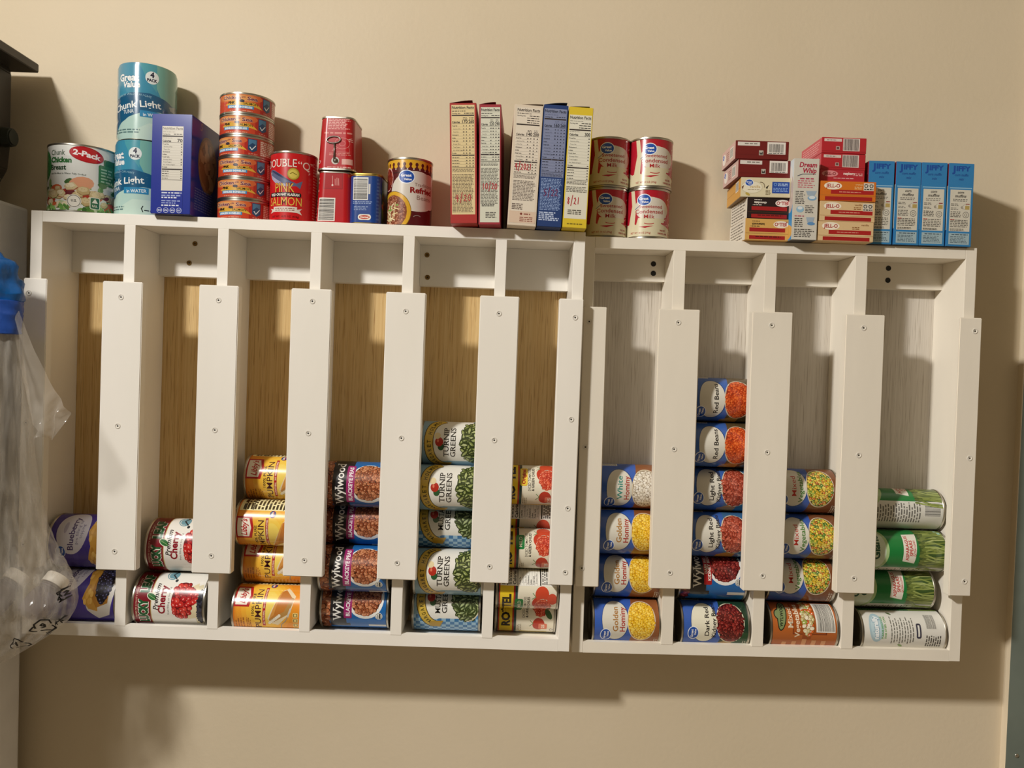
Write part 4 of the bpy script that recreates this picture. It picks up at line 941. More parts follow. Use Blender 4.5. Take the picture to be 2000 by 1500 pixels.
# --- cartons
def carton(nm, lab, cat, w_, h_, d_, col, F=None, L=None, R=None, pos=(0, 0), front=-.1, z=0, tilt=0, turn=0, cap=None, group=None, fin='card', flap=None, roll=0):
    """pos x is the middle of the front; tilt leans it sideways, turn twists it about the vertical"""
    global INK; INK = fin
    B = bmesh.new(); bm_box(B, -w_ / 2, -d_ / 2, 0, w_ / 2, d_ / 2, h_)
    bmesh.ops.bevel(B, geom=B.edges[:], offset=.5, segments=2, affect='EDGES')
    mats = [ink(col), ink(cap or col)]
    for f in B.faces:
        if abs(f.normal.z) > .9: f.material_index = 1
    for art, face in ((F, 'F'), (L, 'L'), (R, 'R')):
        if not art: continue
        hw = (w_ if face == 'F' else d_) / 2 - .5
        b2, m2 = art.bm((-hw, -h_ / 2 + .5, hw, h_ / 2 - .5)); off = len(mats); mats += m2; vm = {}
        for v in b2.verts:
            u, vv, o_ = v.co
            p = {'F': (u, -d_ / 2 - o_, vv), 'L': (-w_ / 2 - o_, -u, vv), 'R': (w_ / 2 + o_, u, vv)}[face]
            vm[v] = B.verts.new((p[0], p[1], p[2] + h_ / 2))
        for f in b2.faces:
            try: B.faces.new([vm[v] for v in f.verts]).material_index = f.material_index + off
            except ValueError: pass
        b2.free()
    for v in B.verts: v.co /= 1000
    me = mesh_of(B, nm, mats)
    if flap:
        o = root(nm, lab, cat, group=group); body = link('carton', me, o)
        q = bmesh.new(); t = math.tan(math.radians(flap[2]))
        x0, x1 = flap[0] * w_ / 2000, flap[1] * w_ / 2000; dd = d_ / 2000 - .001
        n = 6
        for i in range(n):
            a_ = x0 + (x1 - x0) * i / n; b_ = x0 + (x1 - x0) * (i + 1) / n
            za = h_ / 1000 + .0004 + abs(math.sin(PI * .5 * i / n)) * flap[2] / 1000; zb_ = h_ / 1000 + .0004 + abs(math.sin(PI * .5 * (i + 1) / n)) * flap[2] / 1000
            vv = [q.verts.new(p) for p in ((a_, -dd, za), (b_, -dd, zb_), (b_, dd, zb_), (a_, dd, za), (a_, -dd, za - .0005), (b_, -dd, zb_ - .0005), (b_, dd, zb_ - .0005), (a_, dd, za - .0005))]
            for f in ((0, 1, 2, 3), (7, 6, 5, 4), (0, 4, 5, 1), (1, 5, 6, 2), (2, 6, 7, 3), (3, 7, 4, 0)): q.faces.new([vv[k] for k in f])
        link('top_flap', mesh_of(q, 'top_flap', [ink(flap[3])]), o)
    else:
        o = link(nm, me); tag(o, lab, cat, group)
    o.rotation_euler = (0, math.radians(tilt), math.radians(turn))
    o.location = (pos[0], front + d_ / 2000, z + abs(math.sin(math.radians(tilt))) * w_ / 2000)
    return o
# navy box of tuna pouches
F = Art(); F.poly([(-29, 77), (-18, 76), (-15, 62), (-18, 50), (-29, 48)], '1f62b8') if False else None
F.rect(-30, -77, -14, 77, '2456b0') if False else None
e = nutrition(F, -14.6, 58, 33, 'ded9cd', '3c3430', ('70',), h_title=4.0, serv=1, rows=0, extra=0) if False else None
F.rect(-15, -40, 18, 58, 'ddd8cc')
nutrition(F, -15, 58, 33, 'ddd8cc', '3a322c', ('70',), h_title=4.2, serv=1, rows=10, pitch=3.9, extra=4, title='8c867c', faint='a8a297', seed=3)
F.rect(-15, -48, 18, -38.5, 'ddd8cc'); F.micro(-14, -38, 17, -27, 5, '6c655c', .1, 5, .3) if False else None
F.rect(-16, -78, 19, -41, '233392')
F.micro(-14, -46, 17, -42.5, 1, 'c9cfe6', .0, 2, .4); F.micro(-14, -50, 17, -46.5, 1, '9ca8d8', .05, 3, .38); F.micro(-14, -53, 10, -50, 1, 'dfe3f0', .0, 4, .42)
F.micro(-14, -58, 17, -55, 1, '9ca8d8', .1, 5, .38); F.micro(-14, -61, 8, -58.5, 1, '9ca8d8', .0, 6, .38); F.micro(-14, -65, 14, -62, 1, 'dfe3f0', .0, 7, .42); F.step()
for k in range(4):
    u = -17 + k * 10.2; F.ell(u, -71, 4.1, 4.1, 'c9cfe6'); F.ell(u, -71, 3.4, 3.4, '233392'); F.micro(u - 2.6, -72.4, u + 2.6, -69.6, 2, 'c9cfe6', 0, k, .44)
Rr = Art(); Rr.text('S', -20, 62, 12, '6c6488', 8, .03, serif=True, slant=.2); Rr.rect(-46, -40, 46, 46, '24306c') if False else None
Rr.ell(6, 12, 36, 46, '6a5a48'); Rr.ell(6, 12, 33, 42, '8c6a4c'); Rr.heap(6, 12, 28, 36, 6, ['a07c5c', '7c583c', 'b8946c'], '6a4a34', 1.6, seed=3); Rr.micro(-40, -66, 30, -30, 9, '5c68a8', .2, 4)
carton('pouch_box', 'tall navy blue box with Nutrition Facts showing 70 calories, overhanging the rack edge', 'food box', 62, 153, 108, '233392', F, None, Rr, (.2232, 0), -.1255, ztop(.22), tilt=0, turn=-2, fin='box', cap='24306c')

# five cake mix cartons, narrow sides outwards, each dated by hand in red
DIG = {'0': [[(.5, 1), (.1, .7), (.1, .25), (.5, 0), (.9, .3), (.85, .8), (.5, 1)]], '1': [[(.5, 1), (.45, 0)]], '2': [[(.1, .8), (.5, 1), (.8, .7), (.1, .05), (.35, .15), (.95, .0)]],
       '4': [[(.3, 1), (.05, .45), (.9, .5)], [(.7, 1), (.6, -.1)]], '5': [[(.9, 1), (.3, 1), (.2, .6), (.7, .55), (.75, .2), (.4, 0), (.05, .1)]], '8': [[(.8, .85), (.4, 1), (.2, .75), (.75, .3), (.5, 0), (.15, .2), (.8, .85)]], '/': [[(.8, 1.3), (.2, -.3)]]}
def hand(a, t, u, v, h_, wd, col, th=1.15):
    n = len(t); s_ = wd / n
    for k, ch in enumerate(t):
        for ln in DIG[ch]: a.line([(u + s_ * (k + .12 + .76 * x), v + h_ * y + (k % 2) * .6) for x, y in ln], th, col)
def cake(idx, lab, w_, h_, panel, col, inkc, cals, date, dv, x, tilt, tops, body_ink=None, **kw):
    F = Art(); hw = w_ / 2; p0, p1, pv0, pv1 = panel
    F.rect(p0, pv0, p1, pv1, kw.get('paper')); F.step()
    e = nutrition(F, p0, pv1 - .5, p1 - p0, kw['paper'], inkc, cals, h_title=kw.get('ht', 4.2), serv=kw.get('serv', 1), pitch=kw.get('pitch', 4.6), gap=kw.get('gap', 0), rows=kw.get('rows', 10), extra=kw.get('extra', 4), seed=idx * 7, faint=kw.get('faint'))
    if 'lower' in kw: F.rect(-hw, -h_ / 2, hw, e - 7, kw['lower'])
    mixh = lambda p, q, t: ''.join('%02x' % int(int(p[i:i + 2], 16) * (1 - t) + int(q[i:i + 2], 16) * t) for i in (0, 2, 4))
    lc = kw.get('lowink') or mixh(inkc, kw['paper'], .42)
    F.micro(p0 + 1, e - 6.5, p1 - 1, e - 1, 3, mixh(inkc, kw['paper'], .35), .1, idx, .3)
    lo2 = kw.get('stop', pv0 + 3); n = int((e - 9 - lo2) / 2.15)
    if n > 0: F.micro(p0 + 1, lo2, p1 - 1, e - 9, n, lc, .15, idx + 3, .33)
    for f in kw.get('more', ()): f(F)
    hand(F, date, kw.get('du', -10), dv, kw.get('dh', 9), kw.get('dw', 24), kw.get('dc', 'b0202c'))
    R = Art(); 
    return carton('cake_mix_box', lab, 'food box', w_, h_, 132, col, F, None, None, (x, 0), -.140, ztop(x), tilt, kw.get('turn', 0), kw.get('cap', col), None, 'card', flap=kw.get('flap', (-1, .6, 4, tops)), )
cake(1, 'red and yellowish cake mix box dated 4/20 by hand, first of the five boxes', 41, 183, (-18, 17.5, -78, 88.5), 'a82018', '2c2018', ('170', '260'), '4/20', -58, .6775, -2.2, '8c1c18', paper='ddc896', dw=25, dh=10, du=-13, flap=(-1, .7, 4, '5a1a14'), turn=-1.5)
cake(2, 'dark red and white cake mix box dated 10/20, second of the five boxes', 33.5, 183, (-14.5, 15.2, -88, 87), '9c2230', '26221e', ('220', '290'), '10/20', -38, .7172, -1.4, '7c1824', paper='d2d1bf', dw=24, dh=9, du=-12, rows=9, extra=2, stop=-60, flap=(-1, .5, 3.5, '6c1a20'), turn=-2,
     more=[lambda F: F.micro(-12, -64, 8, -60, 2, '26221e', .1, 4, .42), lambda F: F.micro(-6, -82, 12, -72, 4, '55504a', .2, 5, .34)])
cake(3, 'cream coloured cake mix box dated 4/2021, leaning, middle of the five boxes', 44, 184, (-18, 18.5, -89, 88), 'dccdb8', '30241f', ('140', '200'), '4/2021', -7, .7627, 1.7, 'c8b8a0', paper='e0d5c4', dw=26, dh=9, du=-16, serv=4, gap=5, rows=8, stop=-54, bar='4a1c18', flap=(-.5, 1, 2.5, '8c7a68'), turn=1.5,
     more=[lambda F: F.rect(-20, -88, 20, -70, 'd8bfa8'), lambda F: F.micro(-4, -86, 17, -78, 3, '8c4a3c', .1, 5, .34), lambda F: F.ell(-2, -74, 1.8, 1.8, '7c2c20'), lambda F: F.micro(2, -75.6, 12, -72.6, 1, '8c4a3c', 0, 6, .4), lambda F: F.micro(-17, -68, 2, -58, 4, '6a5a50', .2, 5, .34)])
cake(4, 'navy blue cake mix box dated 5/22 by hand, fourth of the five boxes', 37.5, 186, (-17.5, 17, -90, 87), '1a3870', '1c2034', ('160', '260'), '5/22', -46, .8055, 1.5, '18284c', paper='7f87a6', dw=23, dh=10, du=-12, rows=10, pitch=4.7, lower='1a3870', lowink='8fa6d0', stop=-68, dc='6c1a48', flap=(-.9, .9, 4, '1c2438'), faint='5c6484', turn=1,
     more=[lambda F: F.micro(-17, -84, 14, -70, 5, 'b8c6e2', .3, 5, .42)])
cake(5, 'yellow and white mix box dated 8/21 by hand, last of the five boxes', 37, 184, (-17, 17, -78, 80), 'd9bd2a', '2a2620', ('300',), '8/21', -56, .8455, 1.4, 'c9aa20', paper='ddd9c8', dw=20, dh=10, du=-14, serv=3, rows=10, extra=4, stop=-38, faint='8c877a', flap=(-.9, .7, 1.5, '4a4220'),
     more=[lambda F: F.rect(-19, -82, 19, 81, 'ddd9c8') if False else None, lambda F: F.micro(-12, -72, 12, -64, 3, '5a554a', .2, 5, .36), lambda F: F.text('www.recipes.com', 0, -87, 2.6, '7c6a14', 24, .02, res=1) if False else F.micro(-12, -87.5, 12, -84.5, 1, '7c6a14', 0, 4, .36)])

# --- left stack of pudding cartons
def lside(kind):
    L = Art()
    if kind == 'pink': L.rect(-50, -20, 50, 20, 'c9a8a0'); L.ell(-26, 0, 10, 9, 'e4dcd4'); gv(L, -30, 4, 5); L.barcode(10, -7, 26, 8, 5); L.micro(-12, -8, 4, 8, 5, '9c6a64')
    elif kind == 'orange': L.rect(-50, -20, 50, 20, 'cf9a48'); L.rect(-50, -1, 50, -.2, 'a87428'); L.barcode(14, -2, 30, 12, 6)
    else: L.rect(-50, -20, 50, 20, 'd8d0c2'); L.micro(-36, -14, 34, 14, 6, '6c645a', .2, 4, .28); L.rect(-40, -2, 30, -1.4, '8c857a')
    return L
def redfront(seed):
    F = Art(); F.rrect(-39, 6.5, -4, 12.5, .5, 'd8d0c8'); F.micro(-28, 8, -8, 11.5, 1, '7a746c', 0, 3, .3)
    F.barcode(11, -3, 34, 10, seed, 'e2dbd2', '24201e', pad=3); F.micro(10, -6, 36, -3.4, 1, '3c3834'); F.rect(-50, -7.6, 50, -7.2, '5c120e')
    F.rrect(-5, -8, 2, -.5, .3, 'b8b0a4'); F.poly([(-4, -7), (1, -7), (1, -2), (-2, -5), (-4, -2)], '3c3834'); return F
def jfront(sub, bg, flip, red='a81c1c', inkc='2a1c14', word='JELL-O', glow='efe6d8', low=True, dots=True, symbols=False, size=(70, 32)):
    F = Art(); W, H_ = size[0] / 2, size[1] / 2; s = Art(); s.off = 0
    s.ell(-W * .52, H_ * .5, W * .36, H_ * .36, glow, 24); s.text(word, -W * .52, H_ * .32, H_ * .38, 'a8141c', W * .56, .03)
    s.text(sub, W * .12 if not symbols else W * .45, H_ * .58, H_ * .2, inkc, W * .5 if not symbols else W * .3, .02, res=1); s.micro(W * .2, H_ * .3, W * .55, H_ * .46, 1, inkc, 0, 4, .36)
    s.rect(-W * (.62 if not flip else .82), -H_ * .24, W * .84, H_ * .12, red); s.micro(-W * .3, -H_ * .12, W * .3, -H_ * .0, 1, 'd88a7c', 0, 5, .34)
    s.rect(-W, -H_ * .44, W, -H_ * .40, '8c5a2c')
    s.rect(-W * .8, -H_ * .94, W * .82, -H_ * .56, red)
    if symbols:
        s.rect(W * .5, H_ * .02, W * .88, H_ * .86, 'd8cfc0')
        recycle(s, W * .6, H_ * .52, H_ * .2, '1c1a18', .9); recycle(s, W * .79, H_ * .52, H_ * .2, '1c1a18', .9); s.rect(W * .52, H_ * .06, W * .86, H_ * .18, '2c2a28')
    F.merge(s, 0, 0, 180 if flip else 0)
    return F
DARKRED = '6c1512'
gpud = 'cartons stacked left of the tall whip box'
zb = ztop(1.15)
def jflip(sub, bg, inkc, glow):
    """carton lying upside down: print inverted, closing flap band at the bottom"""
    F = Art(); s = Art(); s.off = 0
    s.ell(-22, -8.6, 12, 5.6, glow, 24); s.text('JELL-O', -22, -11.4, 5.4, 'a8141c', 20, .03)
    s.text(sub, 14, -10, 3.4, inkc, 20, .04, res=2); s.micro(12, -14, 24, -12, 1, inkc, 0, 4, .36); s.micro(12, -6, 26, -4, 1, inkc, 0, 6, .34)
    F.merge(s, 0, 0, 180)
    F.rect(-28, -3.6, 29, 2.6, 'a01c1c'); F.rect(-34, -6.4, 34, -6, '6a4420'); F.rect(-28, -15.5, 29, -9.6, 'a01c1c'); F.micro(-18, -12.6, 22, -10, 1, '5c0c0c', 0, 5, .45)
    return F
z0 = zb
carton('pudding_box', 'butterscotch pudding box with upside-down print, bottom of the left stack', 'food box', 69, 34, 84, 'd3a55a', jflip('butterscotch', 'd3a55a', '30200f', 'ece0cc'), lside('white'), None, (1.1547, 0), -.103, z0, group=gpud); z0 += .0344
carton('pudding_box', 'black chocolate pudding box with upside-down print, second in the left stack', 'food box', 69.5, 33, 82, '241412', jflip('chocolate', '241412', 'e4dcd0', 'efe6dc'), lside('white'), None, (1.1562, 0), -.102, z0, turn=1, group=gpud); z0 += .0334
F = Art(); F.ell(-22, 0, 17, 10, 'c8bfa0'); F.ell(-22, 0, 16, 9, 'e2dac2'); gv(F, -26, 7, 6); F.text('vanilla', -17, -1, 4, 'b89a5c', 17, .01); F.micro(-28, -5, -8, -3, 1, '9c8c6c'); F.poly([(0, 0), (5, 4), (2, -3)], '2a2418'); F.poly([(-38, 0), (-34, 3), (-36, -4)], '6c4a34'); F.ell(-28, -11, 4, 2, 'b8a04a', rot=-30); F.arc(-8, 2, 6, 6, -20, 100, .9, '5c4a2c')
F.rect(10, -9, 37, 9, '24489c'); recycle(F, 15, 5, 2.4, '7ca4dc', .8); F.micro(19, 2, 35, 7, 2, 'a8c0e4', .1, 3, .4); F.micro(12, -7, 35, 0, 3, '7c9cd4', .1, 4, .36); F.micro(0, -12, 8, -4, 4, '7c6c4c', .2, 5)
carton('pudding_box', 'cream vanilla pudding box with a blue panel, middle of the left stack', 'food box', 78, 31, 92, 'd6cbaa', F, lside('orange'), None, (1.1522, 0), -.104, z0, turn=-3, cap='7a5a2c', group=gpud); z0 += .0315
carton('pudding_box', 'dark red box with barcode, second from the top of the left stack', 'food box', 83, 28, 84, DARKRED, redfront(7), lside('pink'), None, (1.1475, 0), -.101, z0, turn=0, group=gpud); z0 += .0290
carton('pudding_box', 'dark red box with barcode, topmost of the left stack', 'food box', 84.5, 29, 80, DARKRED, redfront(7), lside('pink'), None, (1.1438, 0), -.100, z0, turn=-1, group=gpud)
# --- tall whip topping box
F = Art(); F.text('Dream', 2, 50, 7.6, 'a81c3c', 27, .03, slant=.15, serif=True); F.text('Whip', 4, 41, 7.6, 'a81c3c', 22, .03, slant=.15, serif=True); F.line([(-14, 36), (-6, 39), (14, 39.5)], 1.0, '2c3448')
F.micro(-10, 30, 12, 34, 1, 'b0445c', .1, 3); F.micro(-13, 17, 15, 30, 4, 'c0606c', .2, 4, .3)
F.micro(-16, -8, -1, 13, 8, '4c4844', .25, 5, .3); F.poly([(0, 13), (17, 13), (14, 6), (3, 6)], '9cacbc'); F.ell(10, 2, 7, 4, '7ca4c4'); F.ell(10, 3, 5, 2.6, 'd6dce0'); F.ell(-8, -16, 6, 5, '8cb4cc'); F.ell(-8, -14, 4, 2.4, 'd6dce0'); F.micro(0, -22, 16, -9, 5, '4c4844', .3, 6, .3)
F.micro(-16, -28, 0, -25, 1, 'b0445c', 0, 7); F.micro(-16, -44, -2, -29, 5, '4c4844', .2, 8, .3); F.poly([(2, -28), (15, -28), (13, -36), (4, -36)], '9cacbc'); F.ell(10, -38, 6, 2.6, '5c8cbc'); F.micro(-16, -60, 16, -46, 5, '4c4844', .3, 9, .3)
L = Art(); L.rect(-50, -70, 50, 70, 'c8d0d4'); L.poly([(-50, -70), (50, -70), (50, 0), (30, -10), (10, -20), (-10, -10), (-50, -30)], '2f86c0'); L.ell(30, 10, 14, 30, 'b8a8a0'); L.ell(20, -50, 24, 12, 'c89a4c'); L.ell(20, 40, 16, 16, 'd8d4d0')
carton('whip_box', 'tall white Dream Whip box standing between two stacks of small boxes', 'food box', 39.5, 127, 84, 'cdc8bc', F, L, None, (1.2092, 0), -.118, ztop(1.21), turn=-1, cap='3c3834')
# --- right stack of gelatin and pudding cartons
gj = 'cartons stacked right of the tall whip box'; z0 = ztop(1.275)
def jf(sub, symbols, date=True, inkc='8c5a2c'):
    F = Art(); F.ell(-24, 8, 14, 6, 'efe4d0', 24); F.text('JELL-O', -24, 5.4, 5.6, 'a8141c', 22, .03)
    F.text(sub, 30, 9.6, 2.6, inkc, 12, .02, res=1, al='r' if symbols else 'c') if not symbols else F.text(sub, 17, 9.6, 2.6, inkc, 12, .02, res=1)
    F.micro(10, 3, 22, 8, 2, inkc, 0, 4, .34)
    F.rect(-27, -4.6, 40, 2.0, 'a81c1c'); F.micro(-14, -2.4, 20, -.2, 1, 'd89a84', 0, 5, .32); F.rect(-45, -7, 45, -6.6, '9c6a34'); F.rect(-36, -14.4, 38, -8.6, 'a01a1a')
    if symbols:
        F.rect(24, 1.6, 40, 13.6, 'd2cabc'); recycle(F, 28, 9, 2.8, '1c1a18', 1.1); recycle(F, 36, 9, 2.8, '1c1a18', 1.1); F.micro(25, 2.4, 39, 5, 1, '1c1a18', 0, 4, .4)
    return F
carton('pudding_box', 'plain cream vanilla pudding box, bottom of the right stack', 'food box', 88, 30.5, 76, 'd8b98a', jf('vanilla', False), None, None, (1.2748, 0), -.116, z0, turn=0, group=gj); z0 += .0309
carton('pudding_box', 'cream vanilla pudding box with recycling marks, second in the right stack', 'food box', 88, 31.5, 76, 'd8b98a', jf('vanilla', True), None, None, (1.2760, 0), -.115, z0, turn=1, group=gj); z0 += .0319
carton('gelatin_box', 'bright orange gelatin box with recycling marks, third in the right stack', 'food box', 87.5, 31, 76, 'd0701c', jf('orange', True, inkc='e8c08a'), None, None, (1.2766, 0), -.116, z0, turn=-1, group=gj); z0 += .0314
F = Art(); F.ell(-20, 4, 13, 5, 'd88a8c', 24); F.text('JELL-O', -20, 1.8, 4.8, '7c0c1c', 19, .03); F.text('raspberry', 11, 3, 4, 'ead2cc', 19, .04); F.micro(21, 1, 32, 6, 2, 'e0b8b4', 0, 4); F.micro(-14, -4, 18, -1.6, 1, 'e0b8b4', 0, 5, .3)
carton('gelatin_box', 'crimson raspberry gelatin box, under the two red barcode boxes', 'food box', 71, 21, 84, 'b02834', F, None, None, (1.2718, 0), -.102, z0, turn=0, group=gj); z0 += .0215
def rbar(seed):
    F = Art(); F.rrect(-32, 6, -4, 10.5, .4, 'd8c8c0'); F.micro(-28, 7, -12, 9.4, 1, '8c7a74', 0, 3, .34); F.barcode(-1, -7.6, 24, 10.4, seed, 'dcd0c8', '3c302c', pad=.8)
    F.rrect(-13, -7, -7, -1.5, .3, 'b8a49c'); F.rect(-12, -6, -8, -2.4, '6c4a44'); F.rect(-40, -9.6, 40, -9.2, '7c1418'); return F
L = Art(); L.rect(-50, -20, 50, 20, 'c2565c'); L.micro(-36, -9, 36, 9, 5, 'dc9a98', .2, 4, .3)
carton('gelatin_box', 'lower of the two bright red barcode boxes on the right stack', 'food box', 71.5, 25.5, 86, 'b3222c', rbar(21), L, None, (1.2726, 0), -.100, z0, turn=1, group=gj); z0 += .0260
carton('gelatin_box', 'topmost bright red barcode box of the right stack', 'food box', 71, 25, 84, 'b3222c', rbar(22), L, None, (1.2736, 0), -.100, z0, turn=0, group=gj)
# --- four muffin mix cartons
F = Art()
F.rect(-18, 26, 18, 27.6, '8cb8d4')
F.text('J', -12.6, 52, 9.6, '1a4a9a', 5.4, .05); F.text('IFFY', 3, 54, 7.4, '1a4a9a', 23, .05); F.text('corn muffin', 0, 45.6, 4, '1f4f94', 22, .02, slant=.2); F.text('mix', 0, 39, 4, '1f4f94', 8, .02, slant=.2)
F.rect(-16.6, -42, 16.6, 24, 'cfcabb'); F.text('corn', 0, 18, 4.4, '4c4844', 10, .03, slant=.2); F.text('muffins', 0, 12, 4.4, '4c4844', 18, .03, slant=.2); F.micro(-12, 5, 12, 10, 2, '6c6862', .1, 4, .3)
F.micro(-15, -2, -2, 2.6, 2, '5c5852', .1, 5, .3); F.micro(-15, -8, -3, -4, 2, '5c5852', .2, 6, .3)
F.ell(4, -4, 3, 2.4, '9c968a'); F.ell(8, -3, 4, 4.4, 'b8b2a4'); F.ell(8, -3, 3, 3.4, 'd2cdbf'); F.rect(8, -7, 15, -1, 'b09a5c'); F.rect(9, 1, 15, 2.4, '8c2c2c')
F.ell(9.6, -15.6, 5, 5, '6c6862'); F.ell(9.6, -15.6, 4.2, 4.2, 'cfcabb'); F.ell(9.6, -15.6, 2.4, 2.4, '6c6862'); F.ell(9.6, -15.6, 1.6, 1.6, 'cfcabb')
F.micro(-15, -20, 2, -10, 4, '5c5852', .25, 7, .32); F.micro(-15, -36, 14, -23, 5, '5c5852', .2, 8, .3); F.micro(-15, -24.6, -8, -22.6, 1, 'b8403c', 0, 9, .4); F.micro(-15, -41, 8, -37.6, 2, '4a4640', .1, 10, .36)
F.rect(-16.6, -63, 16.6, -45, '9db4bc'); F.micro(-12, -48.6, 14, -46, 1, '3c4c58', 0, 11, .36); F.micro(-14, -61, 14, -49.6, 5, '4c5c68', .25, 12, .3)
L = Art(); L.rect(-60, -70, 60, 70, 'd2cdc0'); L.rect(-60, 30, 60, 70, '8c2030'); L.rect(-60, -70, 60, -40, '2f6ca8'); L.ell(0, 0, 30, 24, 'c8a04a')
fr = None
for k, (x, wh) in enumerate([(1.3366, 'first of the four, partly hidden by the gelatin boxes'), (1.3788, 'second from the left of the four'), (1.4208, 'third from the left of the four'), (1.4634, 'rightmost of the four, at the end of the rack')]):
    if fr is None:
        fr = o = carton('muffin_mix_box', '', 'food box', 40.6, 132, 92, '2f7cb4', F, L, None, (x, 0), -.0995, ztop(x), cap='20242c')
    else:
        o = fr.copy(); COL.objects.link(o); o.location = (x, -.0995 + .046, ztop(x))
    o['label'] = 'blue and cream JIFFY box, ' + wh; o['group'] = 'four muffin mix boxes'
    o.rotation_euler = (0, 0, math.radians([-1.2, .4, -.5, .3][k]))

# ================================================================ AT THE LEFT EDGE: FRIDGE, APPLIANCE AND HANGING BAG
FRW = noisy('fridge_enamel', 'e4e4e6', 'dfdfe1', 30, .35, .25, 160, bdist=.0004)
fr_ = root('refrigerator', 'white refrigerator side panel at the left edge, beside the rack', 'refrigerator', (-.43, -.39, FL))
def part(name, x0, y0, z0, x1, y1, z1, M, parent, off, bev=.003, lab=None):
    o = box(name, x0 - off[0], y0 - off[1], z0 - off[2], x1 - off[0], y1 - off[1], z1 - off[2], M, parent, bev)
    if lab: o['label'] = lab
    return o
o0 = (-.43, -.39, FL)
part('cabinet', -.78, -.575, FL + .03, -.0540, -.03, .017, FRW, fr_, o0, .006)
d1 = part('freezer_door', -.78, -.635, -.45, -.0555, -.581, .017, FRW, fr_, o0, .008)
part('handle', -.76, -.675, -.42, -.735, -.6355, -.14, FRW, d1, o0, .004)
d2 = part('door', -.78, -.635, FL + .06, -.0555, -.581, -.46, FRW, fr_, o0, .008)
part('handle', -.76, -.675, -.9, -.735, -.6355, -.50, FRW, d2, o0, .004)
part('base', -.77, -.56, FL, -.09, -.05, FL + .03, mat('black_plastic', '1c1a18', .5), fr_, o0, .001)

BLK = noisy('black_appliance_plastic', '3b352f', '443e37', 20, .38, .2, 200, bdist=.0003)
BLK2 = mat('dark_green_plastic', '23281f', .45)
ap = root('countertop_appliance', 'black appliance with overhanging flat lid, on top of the refrigerator', 'appliance', (-.20, -.20, .0175))
o1 = (-.20, -.20, .0175)
B = bmesh.new()
# body narrows towards its foot on the right-hand side
pts = [(-.30, .0), (-.125, .0), (-.098, .026), (-.080, .058), (-.0765, .095), (-.0765, .215), (-.086, .2395), (-.30, .2395)]
f0 = [B.verts.new((x - o1[0], -.045 - o1[1], z)) for x, z in pts]; f1 = [B.verts.new((x - o1[0], -.47 - o1[1], z)) for x, z in pts]
B.faces.new(f0); B.faces.new(list(reversed(f1)))
for k in range(len(pts)): B.faces.new((f0[k], f0[(k + 1) % len(pts)], f1[(k + 1) % len(pts)], f1[k]))
bmesh.ops.recalc_face_normals(B, faces=B.faces[:]); bmesh.ops.bevel(B, geom=B.edges[:], offset=.002, segments=2, affect='EDGES')
link('body', mesh_of(B, 'body', [BLK]), ap)
B = bmesh.new()
tp = [(-.32, .2415), (-.0440, .2415), (-.0425, .2430), (-.0425, .2545), (-.0445, .2565), (-.32, .2565)]
f0 = [B.verts.new((x - o1[0], -.030 - o1[1], z - o1[2])) for x, z in tp]; f1 = [B.verts.new((x - o1[0], -.52 - o1[1], z - o1[2])) for x, z in tp]
B.faces.new(f0); B.faces.new(list(reversed(f1)))
for k in range(len(tp)): B.faces.new((f0[k], f0[(k + 1) % len(tp)], f1[(k + 1) % len(tp)], f1[k]))
bmesh.ops.recalc_face_normals(B, faces=B.faces[:]); link('lid', mesh_of(B, 'lid', [BLK]), ap)
part('lid_support', -.26, -.30, .2560 - .0005, -.14, -.08, .2418 + .0, BLK, ap, o1, 0) if False else None
B = bmesh.new(); bmesh.ops.create_cone(B, cap_ends=True, segments=24, radius1=.0165, radius2=.014, depth=.017, matrix=Matrix.Translation((-.0665 - o1[0], -.066 - o1[1], .124 - o1[2])) @ Matrix.Rotation(PI / 2, 4, 'Y'))
bmesh.ops.bevel(B, geom=[e for e in B.edges if e.calc_face_angle(0) > .8], offset=.002, segments=2, affect='EDGES')
link('knob', mesh_of(B, 'knob', [BLK2], False), ap)
for k, (z, y) in enumerate([(.226, -.16), (.200, -.10), (.060, -.07)]):
    B = bmesh.new(); tube(B, [(-.0765 - o1[0] - (.012 if k == 2 else 0), y - .02 - o1[1], z - o1[2]), (-.0745 - o1[0] - (.012 if k == 2 else 0), y - o1[1], z + .001 - o1[2]), (-.0765 - o1[0] - (.012 if k == 2 else 0), y + .02 - o1[1], z - o1[2])], .0016)
    link('chrome_trim', mesh_of(B, 'chrome_trim', [CHROME], True), ap)

